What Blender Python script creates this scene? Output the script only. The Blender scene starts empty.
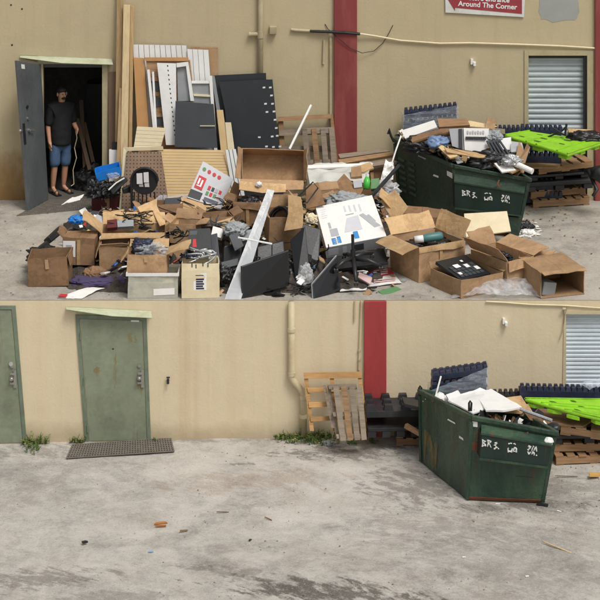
import bpy, bmesh, math, random
from mathutils import Vector, Matrix, Euler, noise

C = bpy.context.scene.collection
R = math.radians
# ------------------------------------------------------------------ camera, sky, sun, exposure
CAMY, FP, VPX, ZC = -28.0, 2000.0, -330.0, 10.738     # a level camera with a long shifted lens
scn = bpy.context.scene
cam = bpy.data.cameras.new('camera')
cam.sensor_width = 36; cam.lens = 36 * FP / 600
cam.shift_x = 0; cam.shift_y = (VPX - 300) / 600
cam.clip_start = 0.5; cam.clip_end = 800
camo = bpy.data.objects.new('camera', cam); C.objects.link(camo)
camo.location = (0, CAMY, ZC); camo.rotation_euler = (R(90), 0, 0)
scn.camera = camo

SUN_EL, SUN_ROT = R(58), R(145)
w = bpy.data.worlds.new('World'); scn.world = w; w.use_nodes = True
nt = w.node_tree; nt.nodes.clear()
sky = nt.nodes.new('ShaderNodeTexSky'); sky.sky_type = 'NISHITA'; sky.sun_disc = False
sky.sun_elevation = SUN_EL; sky.sun_rotation = SUN_ROT
sky.air_density = 1.0; sky.dust_density = 6.0; sky.ozone_density = 0.6
hs = nt.nodes.new('ShaderNodeHueSaturation'); hs.inputs['Saturation'].default_value = 0.22
bg = nt.nodes.new('ShaderNodeBackground'); bg.inputs['Strength'].default_value = 0.105
wo = nt.nodes.new('ShaderNodeOutputWorld')
nt.links.new(sky.outputs[0], hs.inputs['Color']); nt.links.new(hs.outputs[0], bg.inputs[0]); nt.links.new(bg.outputs[0], wo.inputs[0])
sl = bpy.data.lights.new('sun', 'SUN'); sl.energy = 1.45; sl.angle = R(18); sl.color = (1, .965, .91)
so = bpy.data.objects.new('sun', sl); C.objects.link(so)
# direction towards the sun (from the right, behind the camera)
sd = Vector((math.sin(SUN_ROT) * math.cos(SUN_EL), math.cos(SUN_ROT) * math.cos(SUN_EL), math.sin(SUN_EL)))
so.rotation_euler = sd.to_track_quat('Z', 'Y').to_euler()
so.location = (10, -20, 30)
scn.view_settings.view_transform = 'Standard'; scn.view_settings.look = 'None'
scn.view_settings.exposure = 0.0; scn.view_settings.gamma = 1; scn.view_settings.use_curve_mapping = False
scn.cycles.max_bounces = 6; scn.cycles.transparent_max_bounces = 12

# ------------------------------------------------------------------ places
TILT = 0.022                      # the lower yard rises a little to the right
ZU = ZC - 8.82                    # level of the upper yard, on top of the lower wall
YW = 5.28                         # face of the upper wall
def P(px, py, Y):
    d = Y - CAMY
    return Vector(((px - 300) * d / FP, Y, ZC - (py - VPX) * d / FP))
def yu(py): return 8.82 * FP / (py - VPX) + CAMY
def GU(px, py): return P(px, py, yu(py))
def yl(px, py): return ZC * FP / ((py - VPX) + TILT * (px - 300)) + CAMY
def GL(px, py): return P(px, py, yl(px, py))
def mpp(Y): return (Y - CAMY) / FP
def zl(x): return TILT * x

# ------------------------------------------------------------------ materials
def lin(c):
    return tuple(((v / 255) / 12.92 if v / 255 <= .04045 else ((v / 255 + .055) / 1.055) ** 2.4) for v in c)
class N:
    def __init__(s, name):
        s.m = bpy.data.materials.new(name); s.m.use_nodes = True
        s.t = s.m.node_tree; s.b = s.t.nodes['Principled BSDF']; s.out = s.t.nodes['Material Output']
    def n(s, typ, **kw):
        x = s.t.nodes.new(typ)
        for k, v in kw.items():
            if k in x.inputs: x.inputs[k].default_value = v
            else: setattr(x, k, v)
        return x
    def l(s, a, b): s.t.links.new(a, b)
    def coord(s, scale=(1, 1, 1), rot=(0, 0, 0), loc=(0, 0, 0), rnd=True):
        tc = s.n('ShaderNodeTexCoord'); mp = s.n('ShaderNodeMapping')
        mp.inputs['Scale'].default_value = scale; mp.inputs['Rotation'].default_value = rot
        mp.inputs['Location'].default_value = loc
        if rnd:
            oi = s.n('ShaderNodeObjectInfo'); ad = s.n('ShaderNodeVectorMath', operation='MULTIPLY_ADD')
            s.l(oi.outputs['Random'], ad.inputs[0]); ad.inputs[1].default_value = (37, 19, 53)
            s.l(tc.outputs['Object'], ad.inputs[2]); s.l(ad.outputs[0], mp.inputs[0])
        else: s.l(tc.outputs['Object'], mp.inputs[0])
        return mp.outputs[0]
    def noise(s, vec, scale, detail=5, rough=.55, dist=0):
        x = s.n('ShaderNodeTexNoise'); x.inputs['Scale'].default_value = scale; x.inputs['Detail'].default_value = detail
        x.inputs['Roughness'].default_value = rough; x.inputs['Distortion'].default_value = dist
        s.l(vec, x.inputs['Vector']); return x.outputs[0]
    def ramp(s, f, stops):
        x = s.n('ShaderNodeValToRGB'); cr = x.color_ramp
        while len(cr.elements) < len(stops): cr.elements.new(.5)
        for e, (p, c) in zip(cr.elements, stops):
            e.position = p; e.color = (*c, 1) if not isinstance(c, (int, float)) else (c, c, c, 1)
        s.l(f, x.inputs[0]); return x.outputs[0]
    def mix(s, f, a, b, mode='MIX'):
        x = s.n('ShaderNodeMix', data_type='RGBA', blend_type=mode)
        for v, i in ((f, 0), (a, 6), (b, 7)):
            if isinstance(v, (int, float)): x.inputs[i].default_value = v
            elif isinstance(v, tuple): x.inputs[i].default_value = (*v, 1)
            else: s.l(v, x.inputs[i])
        return x.outputs[2]
    def math(s, op, a, b=0.0, c=None):
        x = s.n('ShaderNodeMath', operation=op)
        for i, v in enumerate((a, b, c)):
            if v is None: continue
            if isinstance(v, (int, float)): x.inputs[i].default_value = v
            else: s.l(v, x.inputs[i])
        return x.outputs[0]
    def bump(s, h, strength=.3, dist=.01, prev=None):
        x = s.n('ShaderNodeBump'); x.inputs['Strength'].default_value = strength; x.inputs['Distance'].default_value = dist
        s.l(h, x.inputs['Height'])
        if prev: s.l(prev, x.inputs['Normal'])
        return x.outputs[0]
    def fin(s, col=None, rough=None, nrm=None, **kw):
        if col is not None: s.l(col, s.b.inputs['Base Color'])
        if rough is not None:
            if isinstance(rough, (int, float)): s.b.inputs['Roughness'].default_value = rough
            else: s.l(rough, s.b.inputs['Roughness'])
        if nrm is not None: s.l(nrm, s.b.inputs['Normal'])
        for k, v in kw.items(): s.b.inputs[k].default_value = v
        return s.m
def mul(c, k): return tuple(min(1, v * k) for v in c)
def M(name, rgb, rough=.7, var=.2, scale=5, bump=.15, rnd=.12, dirt=None, dirtamt=.5, stretch=(1, 1, 1), metal=0, spec=.5, bscale=None):
    s = N(name); c = lin(rgb); v = s.coord(stretch)
    n1 = s.noise(v, scale); n2 = s.noise(v, scale * 7, 3)
    f = s.math('ADD', s.math('MULTIPLY', n1, .7), s.math('MULTIPLY', n2, .3))
    col = s.ramp(f, [(.3, mul(c, 1 - var)), (.7, mul(c, 1 + var))])
    if rnd:
        oi = s.n('ShaderNodeObjectInfo')
        k = s.math('MULTIPLY_ADD', oi.outputs['Random'], 2 * rnd, 1 - rnd)
        col = s.mix(1.0, col, k, 'MULTIPLY')
    if dirt:
        d = s.noise(v, scale * .7, 6, .65)
        col = s.mix(s.math('MULTIPLY', s.ramp(d, [(.5, 0), (.68, 1)]), dirtamt), col, lin(dirt))
    nrm = s.bump(s.noise(v, bscale or scale * 5, 4), bump, .01) if bump else None
    return s.fin(col, s.math('MULTIPLY_ADD', n2, .25, rough - .12), nrm, **{'Metallic': metal, 'Specular IOR Level': spec})

def wall_mat(name, rgb, stain, low, runs=()):
    s = N(name); c = lin(rgb); v = s.coord(rnd=False)
    big = s.noise(v, .7, 5, .6); mid = s.noise(v, 3.5, 5, .6); fine = s.noise(v, 45, 3)
    col = s.ramp(s.math('ADD', s.math('MULTIPLY', big, .6), s.math('MULTIPLY', mid, .4)),
                 [(.32, mul(c, .93)), (.5, c), (.7, mul(c, 1.05))])
    # rain streaks and stains
    sv = s.coord((2.6, 1, .12), rnd=False); st = s.noise(sv, 2.2, 6, .6)
    col = s.mix(s.math('MULTIPLY', s.ramp(st, [(.52, 0), (.75, 1)]), .22), col, lin(stain))
    sv2 = s.coord((5, 1, .2), rnd=False, loc=(7, 0, 0)); st2 = s.noise(sv2, 2.2, 4, .6)
    col = s.mix(s.math('MULTIPLY', s.ramp(st2, [(.58, 0), (.72, 1)]), .12), col, mul(c, 1.22))
    # splashed dirt at the foot, ragged
    sp = s.n('ShaderNodeSeparateXYZ'); s.l(v, sp.inputs[0])
    rv = s.noise(s.coord((9, 1, .5), rnd=False, loc=(3, 0, 1)), 2.4, 6, .65)
    for (rx_, rw_, rk_) in runs:                       # rusty rain runs that have their own place on the wall
        dd = s.math('SUBTRACT', 1.0, s.math('MULTIPLY', s.math('ABSOLUTE', s.math('SUBTRACT', sp.outputs[0], rx_)), 1 / rw_))
        col = s.mix(s.math('MULTIPLY', s.ramp(s.math('MULTIPLY', s.math('MAXIMUM', dd, 0), s.math('ADD', rv, .25)), [(.25, 0), (.75, 1)]), rk_), col, lin((176, 134, 88)))
    h = s.math('ADD', sp.outputs[2], s.math('MULTIPLY', mid, -.35))
    col = s.mix(s.math('MULTIPLY', s.ramp(s.math('ADD', s.math('MULTIPLY', h, 1.6), low), [(.0, 1), (.35, 0)]), .5), col, mul(lin(stain), .55))
    bt = s.n('ShaderNodeTexBrick'); bt.inputs['Scale'].default_value = 1; bt.inputs['Brick Width'].default_value = .4
    bt.inputs['Row Height'].default_value = .2; bt.inputs['Mortar Size'].default_value = .006; bt.inputs['Mortar Smooth'].default_value = .6
    mp = s.coord(rot=(R(-90), 0, 0), rnd=False); s.l(mp, bt.inputs['Vector'])
    n1 = s.bump(bt.outputs['Fac'], -.5, .008)
    n2 = s.bump(s.math('ADD', s.math('MULTIPLY', s.noise(v, 22, 4, .7), 1.2), s.math('MULTIPLY', mid, 1.5)), .26, .012, n1)
    return s.fin(col, .82, n2, **{'Specular IOR Level': .25})

def ground_mat(name, base, patches, streaks, tone):
    s = N(name); v = s.coord(rnd=False)
    c = lin(base)
    big = s.noise(v, .35, 6, .62, .6); mid = s.noise(v, 2.2, 6, .65, .3); fine = s.noise(v, 13, 5, .75); grit = s.noise(v, 42, 3, .7)
    f = s.math('ADD', s.math('MULTIPLY', big, .5), s.math('ADD', s.math('MULTIPLY', mid, .38), s.math('MULTIPLY', fine, .22)))
    col = s.ramp(f, [(.40, mul(c, .50)), (.49, mul(c, .80)), (.56, c), (.70, mul(c, 1.22))])
    # brownish soil film
    so_ = s.noise(s.coord(loc=(3, 9, 0), rnd=False), .9, 6, .7, .4)
    col = s.mix(s.math('MULTIPLY', s.ramp(so_, [(.5, 0), (.66, 1)]), .34), col, lin(tone))
    # pale worn patches
    wn_ = s.noise(s.coord(loc=(13, 4, 0), rnd=False), 1.5, 8, .72, .5)
    col = s.mix(s.math('MULTIPLY', s.ramp(wn_, [(.50, 0), (.60, 1)]), .35), col, mul(c, 1.3))
    # smudges with a place of their own, streaked along arcs as tyres leave them: (x, y, rx, ry, rot, strength, colour)
    for k_, (x, y, rx, ry, a, k, colr) in enumerate(patches):
        mp = s.n('ShaderNodeMapping', vector_type='TEXTURE'); s.l(v, mp.inputs[0])
        mp.inputs['Location'].default_value = (x, y, 0); mp.inputs['Scale'].default_value = (rx, ry, 1); mp.inputs['Rotation'].default_value = (0, 0, a)
        ln = s.n('ShaderNodeVectorMath', operation='LENGTH'); s.l(mp.outputs[0], ln.inputs[0])
        sep = s.n('ShaderNodeSeparateXYZ'); s.l(v, sep.inputs[0])
        ox, oy = (x - 2.2 - math.sin(k_ * 2.1), y - 3.2 - math.cos(k_ * 1.7))
        dx, dy = s.math('SUBTRACT', sep.outputs[0], ox), s.math('SUBTRACT', sep.outputs[1], oy)
        rr = s.math('SQRT', s.math('ADD', s.math('MULTIPLY', dx, dx), s.math('MULTIPLY', dy, dy))); th = s.math('ARCTAN2', dy, dx)
        cx = s.n('ShaderNodeCombineXYZ'); s.l(s.math('MULTIPLY', rr, 3.6), cx.inputs[0]); s.l(s.math('MULTIPLY', th, 4.2), cx.inputs[1]); cx.inputs[2].default_value = k_ * 3.1
        arc = s.noise(cx.outputs[0], 2.2, 8, .74, .35); blot = s.noise(s.coord(loc=(k_, 2 * k_, 0), rnd=False), 4.5, 8, .75, .3)
        sn = s.math('ADD', s.math('MULTIPLY', arc, .62), s.math('MULTIPLY', blot, .38))
        m_ = s.math('ADD', s.math('MULTIPLY', s.math('SUBTRACT', 1.0, ln.outputs['Value']), .75), s.math('MULTIPLY', s.math('SUBTRACT', sn, .53), streaks * 1.5))
        col = s.mix(s.math('MULTIPLY', s.ramp(m_, [(.02, 0), (.42, 1)]), k * .92), col, lin(colr))
    # dark and pale aggregate
    col = s.mix(s.math('MULTIPLY', s.ramp(grit, [(.57, 0), (.69, 1)]), .45), col, mul(c, .4))
    col = s.mix(s.math('MULTIPLY', s.ramp(grit, [(.34, 1), (.44, 0)]), .28), col, mul(c, 1.5))
    vo = s.n('ShaderNodeTexVoronoi'); vo.inputs['Scale'].default_value = 9.0; s.l(v, vo.inputs['Vector'])
    sp = s.ramp(vo.outputs['Distance'], [(.045, 1), (.075, 0)])
    col = s.mix(s.math('MULTIPLY', sp, s.math('MULTIPLY', s.ramp(mid, [(.54, 0), (.62, 1)]), .35)), col, lin((60, 52, 46)))
    n1 = s.bump(mid, .35, .03); n2 = s.bump(s.math('ADD', fine, s.math('MULTIPLY', grit, .7)), .55, .012, n1)
    return s.fin(col, .92, n2, **{'Specular IOR Level': .15})

def wood_mat(name, rgb, grain=.3, rough=.75, rnd=.18, axis=0):
    s = N(name); c = lin(rgb)
    sc = [9, 9, 9]; sc[axis] = .7
    v = s.coord(tuple(sc)); g = s.noise(v, 4, 6, .6, .4); k = s.noise(s.coord(), 3, 3)
    col = s.ramp(s.math('ADD', s.math('MULTIPLY', g, .7), s.math('MULTIPLY', k, .3)), [(.34, mul(c, 1 - grain * 1.3)), (.52, c), (.7, mul(c, 1 + grain * .7))])
    oi = s.n('ShaderNodeObjectInfo')
    col = s.mix(1.0, col, s.math('MULTIPLY_ADD', oi.outputs['Random'], 2 * rnd, 1 - rnd), 'MULTIPLY')
    return s.fin(col, rough, s.bump(g, .3, .006), **{'Specular IOR Level': .3})

def film_mat(name, rgb, lo, hi, stretch, rough=.25, rot=(0, 0, 0), r0=.36, r1=.68):
    s = N(name); v = s.coord(stretch, rot); st = s.noise(v, 4, 7, .65, .8)
    a = s.ramp(st, [(r0, lo), (r1, hi)])
    tr = s.n('ShaderNodeBsdfTransparent'); mx = s.n('ShaderNodeMixShader')
    s.b.inputs['Base Color'].default_value = (*lin(rgb), 1); s.b.inputs['Roughness'].default_value = rough
    s.l(s.bump(st, .6, .02), s.b.inputs['Normal'])
    s.l(a, mx.inputs[0]); s.l(tr.outputs[0], mx.inputs[1]); s.l(s.b.outputs[0], mx.inputs[2]); s.l(mx.outputs[0], s.out.inputs[0])
    return s.m

def metal_paint(name, rgb, rust=.5, rough=.5, fade=None, faded=0, dent=.18, rt=.60):
    s = N(name); c = lin(rgb); v = s.coord()
    n1 = s.noise(v, 2.2, 6, .6); n2 = s.noise(v, 16, 4)
    col = s.ramp(s.math('ADD', s.math('MULTIPLY', n1, .65), s.math('MULTIPLY', n2, .35)), [(.32, mul(c, .72)), (.5, c), (.7, mul(c, 1.3))])
    if fade:
        fv = s.coord((1.6, 1.6, .35)); fn = s.noise(fv, 1.7, 6, .65)
        col = s.mix(s.math('MULTIPLY', s.ramp(fn, [(.42, 0), (.66, 1)]), faded), col, lin(fade))
    sv = s.coord((4, 4, .5)); r = s.noise(sv, 1.9, 7, .7)
    rf = s.math('MULTIPLY', s.ramp(r, [(rt, 0), (rt + .09, 1)]), rust)
    col = s.mix(rf, col, lin((104, 62, 38)))
    sc = s.noise(s.coord((1, 1, 6)), 9, 5, .7)
    col = s.mix(s.math('MULTIPLY', s.ramp(sc, [(.64, 0), (.7, 1)]), .35), col, mul(c, 2.2))
    return s.fin(col, s.math('MULTIPLY_ADD', rf, .35, rough), s.bump(s.math('ADD', n1, s.math('MULTIPLY', n2, .3)), dent, .02 if dent < .3 else .07))

WALL_U = wall_mat('dimmed upper stucco', (190, 176, 144), (158, 140, 108), .15)  # same wall as the lower one, dimmer light painted in as a darker base
WALL_L = wall_mat('lower stucco', (216, 201, 170), (194, 172, 134), .25, ((-1.6, .22, .2), (-1.45, .1, .16), (-.95, .18, .1), (-3.65, .2, .08), (-2.35, .1, .1), (2.0, .2, .1), (.55, .15, .08)))
STAIN = M('ochre stain', (170, 138, 86), .85, .14, 2.5, .2, 0)
PATCHG = M('grey repair patch', (158, 160, 156), .85, .08, 5, .1, 0)
RED = M('faded red paint', (134, 58, 56), .7, .14, 2.5, .2, 0, (160, 92, 84), .5, (2, 2, .4))
REDL = M('bright faded red paint', (160, 58, 58), .65, .13, 2.5, .2, 0, (186, 104, 98), .45, (2, 2, .4))
TRIM = M('tan painted trim', (178, 166, 134), .6, .12, 4, .15, .05, (130, 110, 78), .4)
TRIML = M('pale painted pipe', (198, 184, 150), .55, .12, 4, .15, .05, (150, 120, 80), .4)
CAP = M('pale green drip cap', (186, 190, 160), .6, .12, 6, .15, .05, (140, 124, 90), .4)
DOORG = metal_paint('grey green door paint', (126, 134, 112), .30, .5, (142, 150, 128), .5)
DOORF = metal_paint('door frame paint', (112, 124, 106), .35, .5)
DOORD = metal_paint('dark grey door paint', (86, 90, 92), .05, .42, (100, 104, 106), .3)
STEEL = M('worn steel', (170, 168, 162), .38, .2, 12, .1, .05, metal=.8)
BLACKM = M('black metal', (34, 34, 35), .5, .3, 9, .1)
SHUT = M('pale blue grey shutter', (176, 186, 190), .45, .08, 2, .05, 0, (130, 134, 132), .3, (1, 1, 3))
SHUTL = M('white blue shutter', (200, 210, 218), .45, .06, 2, .05, 0, (150, 154, 154), .25, (1, 1, 3))
DARKIN = M('dark interior', (150, 147, 140), .85, .3, 3, .2)
MATM = M('mat dark rubber', (108, 101, 92), .85, .25, 12, .3, .05, (130, 122, 108), .5)
def card_mat(name, rgb, stain):
    s = N(name); c = lin(rgb); v = s.coord(); n1 = s.noise(v, 3, 6, .6); n2 = s.noise(v, 24, 4, .7)
    col = s.ramp(s.math('ADD', s.math('MULTIPLY', n1, .7), s.math('MULTIPLY', n2, .3)), [(.33, mul(c, .76)), (.5, c), (.68, mul(c, 1.14))])
    oi = s.n('ShaderNodeObjectInfo'); col = s.mix(1.0, col, s.math('MULTIPLY_ADD', oi.outputs['Random'], .34, .83), 'MULTIPLY')
    st = s.noise(s.coord(loc=(4, 1, 2)), 2.2, 7, .7, .5)
    col = s.mix(s.math('MULTIPLY', s.ramp(st, [(.50, 0), (.56, .8), (.60, .45), (.75, 1)]), .45), col, lin(stain))
    rub = s.noise(s.coord((1, 1, 5)), 7, 6, .75); col = s.mix(s.math('MULTIPLY', s.ramp(rub, [(.60, 0), (.68, 1)]), .4), col, mul(c, 1.4))
    fl = s.noise(s.coord((70, 70, 1.5)), 1.2, 2, .5); cr = s.noise(v, 5, 6, .7, .6)
    return s.fin(col, .85, s.bump(s.math('ADD', s.math('MULTIPLY', fl, .25), cr), .35, .02), **{'Specular IOR Level': .25})
CARD = card_mat('cardboard', (174, 142, 108), (130, 100, 72)); CARDL = card_mat('light cardboard', (198, 166, 124), (150, 114, 76)); CARDD = card_mat('dark cardboard', (140, 110, 82), (90, 66, 48))
CREAM = M('cream board', (224, 210, 176), .7, .07, 4, .05, .05, (190, 168, 126), .3)
YELB = M('yellow beige board', (220, 190, 140), .7, .08, 4, .05, .04)
PEG = M('brown pegboard', (122, 98, 78), .75, .1, 5, .1, .04)
ORNG = M('orange brown board', (188, 142, 92), .65, .1, 4, .06, .05)
WHITE = M('white laminate', (232, 232, 230), .45, .04, 4, .04, .04, (190, 184, 170), .25)
WHITEP = M('white paper', (238, 236, 232), .75, .04, 6, .05, .04, (200, 192, 178), .2)
GREYP = M('grey plastic', (150, 154, 156), .5, .12, 6, .06, .1)
DGREY = M('dark grey panel', (66, 70, 74), .5, .12, 5, .06, .05)
BLACK = M('black plastic', (30, 31, 33), .42, .25, 8, .08, .2)
BLKPAN = M('black panel', (38, 43, 47), .5, .12, 4, .05, .06)
SCREEN = M('dark screen', (26, 27, 29), .16, .15, 3, 0, .05)
BLKBAG = M('black bag', (32, 32, 34), .38, .3, 6, .6, .2, bscale=14)
DRED = M('dark red box', (96, 36, 38), .6, .18, 5, .08, 0)
BLUEP = M('bright blue plastic', (30, 122, 206), .4, .12, 6, .05, .05)
NAVY = M('navy plastic', (30, 38, 62), .45, .2, 6, .08, .1, (90, 96, 110), .3)
BLKPL = M('black recycled plastic', (36, 38, 42), .5, .25, 6, .1, .1, (84, 82, 78), .3)
LIME = M('lime green plastic', (146, 206, 40), .48, .14, 5, .12, .04, (112, 140, 58), .5)
REDINK = M('red ink', (198, 48, 56), .6, .1, 8, 0, 0)
BLUEINK = M('blue ink', (66, 140, 200), .6, .1, 8, 0, 0)
GREYINK = M('grey ink', (176, 178, 182), .6, .06, 8, 0, 0)
DKINK = M('dark ink', (52, 54, 58), .6, .1, 8, 0, 0)
PINK = M('pale pink paper', (222, 190, 188), .7, .08, 8, 0, 0)
GREENINK = M('green ink', (96, 140, 92), .6, .1, 8, 0, 0)
SIGNRED = M('maroon sign red', (150, 54, 62), .6, .1, 3, .05, 0, (176, 100, 104), .4)
SIGNW = M('dirty sign white', (216, 216, 212), .6, .06, 4, .05, 0, (170, 168, 160), .5)
DUMP = metal_paint('dumpster green', (38, 62, 50), .65, .42, (78, 102, 76), .6, .5, .56)
DUMPD = metal_paint('dark dumpster green', (30, 50, 44), .35, .45, (46, 70, 58), .4)
DUMPU = metal_paint('worn dumpster green', (46, 64, 52), .3, .5, (60, 78, 62), .45, .5, .57)
POCK = metal_paint('shaded fork pocket green', (25, 43, 38), .45, .45, (42, 64, 54), .35)  # darker than the bin green, shade painted into the pocket's front face
RUST = M('rust', (112, 68, 44), .85, .3, 12, .4, 0)
STENC = M('white stencil paint', (214, 216, 210), .7, .12, 20, 0, 0)
WOODN = wood_mat('new pallet wood', (178, 138, 90), .32)
WOODG = wood_mat('grey pallet wood', (140, 126, 110), .28)
WOODB = wood_mat('brown pallet wood', (154, 122, 90), .28)
LUMB = wood_mat('lumber', (206, 184, 144), .16, axis=2)
LUMB2 = wood_mat('tan lumber', (180, 152, 112), .18, axis=2)
FILM = film_mat('stretch film', (214, 222, 234), .16, .50, (1.2, 1, 6), rot=(0, R(18), 0), r0=.40, r1=.76)
CLEAR = film_mat('clear plastic bag', (226, 228, 230), .16, .66, (1, 1, 1), .16)
ACRY = film_mat('clear acrylic', (196, 200, 202), .62, .84, (1, 1, .5), .15)
TUBM = film_mat('frosted tub plastic', (214, 214, 200), .38, .6, (1, 1, 1), .35)
TARP = M('grey white tarp', (206, 206, 200), .5, .1, 4, .3, 0, (160, 156, 146), .4)
LEAF = M('weed leaf', (90, 116, 58), .6, .35, 6, 0, .2, spec=.3)
LEAF2 = M('dry weed leaf', (142, 146, 86), .7, .3, 6, 0, .2, spec=.3)
SKIN = M('skin', (196, 146, 118), .55, .08, 8, .05, 0)
SHIRT = M('black cotton', (24, 24, 26), .85, .2, 12, .2, 0)
JEAN = M('denim', (74, 100, 132), .85, .18, 30, .2, 0)
HAIR = M('dark hair', (42, 40, 40), .7, .2, 20, .2, 0)
TEAL = M('teal plastic', (72, 118, 118), .4, .1, 6, .05, 0)
PURP = M('purple fabric', (76, 66, 100), .8, .2, 10, .3, .1)
GLIME = M('green bottle', (76, 190, 76), .3, .1, 6, 0, 0)
SILV = M('silver foil', (196, 198, 200), .28, .2, 14, .3, .05, metal=.5)

PEGM = N('perforated hardboard'); _v = PEGM.coord(rnd=False); _sp = PEGM.n('ShaderNodeSeparateXYZ'); PEGM.l(_v, _sp.inputs[0])
_fx = PEGM.math('SUBTRACT', PEGM.math('FRACT', PEGM.math('MULTIPLY', _sp.outputs[0], 18)), .5); _fz = PEGM.math('SUBTRACT', PEGM.math('FRACT', PEGM.math('MULTIPLY', _sp.outputs[2], 18)), .5)
_d = PEGM.math('SQRT', PEGM.math('ADD', PEGM.math('MULTIPLY', _fx, _fx), PEGM.math('MULTIPLY', _fz, _fz)))
PEGM = PEGM.fin(PEGM.mix(PEGM.ramp(_d, [(.14, 1), (.2, 0)]), PEGM.ramp(PEGM.noise(_v, 5, 4), [(.3, lin((134, 110, 90))), (.7, lin((154, 128, 106)))]), lin((44, 34, 28))), .75)
# ------------------------------------------------------------------ mesh helpers
class B:
    def __init__(s): s.bm = bmesh.new()
    def hexa(s, p):                       # 4 bottom, 4 top, both counter-clockwise from above
        v = [s.bm.verts.new(q) for q in p]
        for f in ((3, 2, 1, 0), (4, 5, 6, 7), (0, 1, 5, 4), (1, 2, 6, 5), (2, 3, 7, 6), (3, 0, 4, 7)):
            s.bm.faces.new([v[i] for i in f])
        return s
    def box(s, x0, x1, y0, y1, z0, z1, T=None):
        p = [Vector(q) for q in ((x0, y0, z0), (x1, y0, z0), (x1, y1, z0), (x0, y1, z0), (x0, y0, z1), (x1, y0, z1), (x1, y1, z1), (x0, y1, z1))]
        if T is not None: p = [T @ q for q in p]
        return s.hexa(p)
    def panel(s, pts, t, back=True):      # an outline with a thickness; pts as seen from the front, clockwise or not
        pts = [Vector(p) for p in pts]; n = Vector((0, 0, 0))
        for a, b in zip(pts, pts[1:] + pts[:1]): n += a.cross(b)
        n.normalize()
        if n.y > 0 or (abs(n.y) < 1e-6 and n.z < 0): n = -n; pts.reverse()
        o = -n * t if back else n * t
        f = [s.bm.verts.new(p) for p in pts]; g = [s.bm.verts.new(p + o) for p in pts]
        s.bm.faces.new(f); s.bm.faces.new(g[::-1])
        k = len(pts)
        for i in range(k): s.bm.faces.new((f[(i + 1) % k], f[i], g[i], g[(i + 1) % k]))
        return s
    def tube(s, pts, r, n=8, caps=True):
        pts = [Vector(p) for p in pts]; rings = []; up = None
        for i, p in enumerate(pts):
            d = (pts[min(i + 1, len(pts) - 1)] - pts[max(i - 1, 0)]).normalized()
            if up is None: up = Vector((0, 0, 1)) if abs(d.z) < .9 else Vector((0, 1, 0))
            a = (up - d * up.dot(d))
            if a.length < 1e-5: a = d.orthogonal()
            a.normalize(); up = a; b = d.cross(a)
            rr = r[i] if isinstance(r, (list, tuple)) else r
            rings.append([s.bm.verts.new(p + (a * math.cos(2 * math.pi * k / n) + b * math.sin(2 * math.pi * k / n)) * rr) for k in range(n)])
        for q, t in zip(rings, rings[1:]):
            for k in range(n): s.bm.faces.new((q[k], q[(k + 1) % n], t[(k + 1) % n], t[k]))
        if caps: s.bm.faces.new(rings[0][::-1]); s.bm.faces.new(rings[-1])
        return s
    def disc(s, c, nrm, r, t, n=16, sx=1):
        nrm = Vector(nrm).normalized(); a = nrm.orthogonal().normalized(); b = nrm.cross(a)
        return s.panel([Vector(c) + (a * math.cos(2 * math.pi * k / n) + b * math.sin(2 * math.pi * k / n) * sx) * r for k in range(n)], t)
    def blob(s, c, r, seed=0, amp=.25, freq=3, sub=3, flat=None):
        q = bmesh.new(); bmesh.ops.create_icosphere(q, subdivisions=sub, radius=1)
        sv = Vector((seed * 3.7, seed * 1.3, seed * 7.1)); vm = {}
        for v in q.verts:
            k = 1 + amp * noise.noise(v.co * freq + sv) + amp * .55 * noise.noise(v.co * freq * 2.7 + sv) + amp * .36 * (.3 - abs(noise.noise(v.co * freq * 4.3 + sv * 1.7)))
            p = Vector((v.co.x * r[0], v.co.y * r[1], v.co.z * r[2])) * k
            if flat is not None and p.z < -flat * r[2]: p.z = -flat * r[2]
            vm[v] = s.bm.verts.new(Vector(c) + p)
        for f in q.faces: s.bm.faces.new([vm[v] for v in f.verts])
        q.free(); return s
    def sheet(s, quad, nx=14, ny=10, amp=.03, freq=4, seed=0, t=.004):
        a, b, c, d = [Vector(p) for p in quad]; sv = Vector((seed * 5.3, seed * 2.1, seed))
        nrm = (b - a).cross(d - a).normalized()
        if nrm.y > 0: nrm = -nrm
        for off in (0, 1):
            g = []
            for j in range(ny + 1):
                row = []
                for i in range(nx + 1):
                    u, v = i / nx, j / ny
                    p = (a * (1 - u) + b * u) * (1 - v) + (d * (1 - u) + c * u) * v
                    h = noise.noise(p * freq + sv) + .5 * abs(noise.noise(p * freq * 2.6 + sv))
                    row.append(s.bm.verts.new(p + nrm * (amp * h - off * t)))
                g.append(row)
            for j in range(ny):
                for i in range(nx):
                    f = (g[j][i], g[j][i + 1], g[j + 1][i + 1], g[j + 1][i])
                    s.bm.faces.new(f if off == 0 else f[::-1])
        return s

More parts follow.
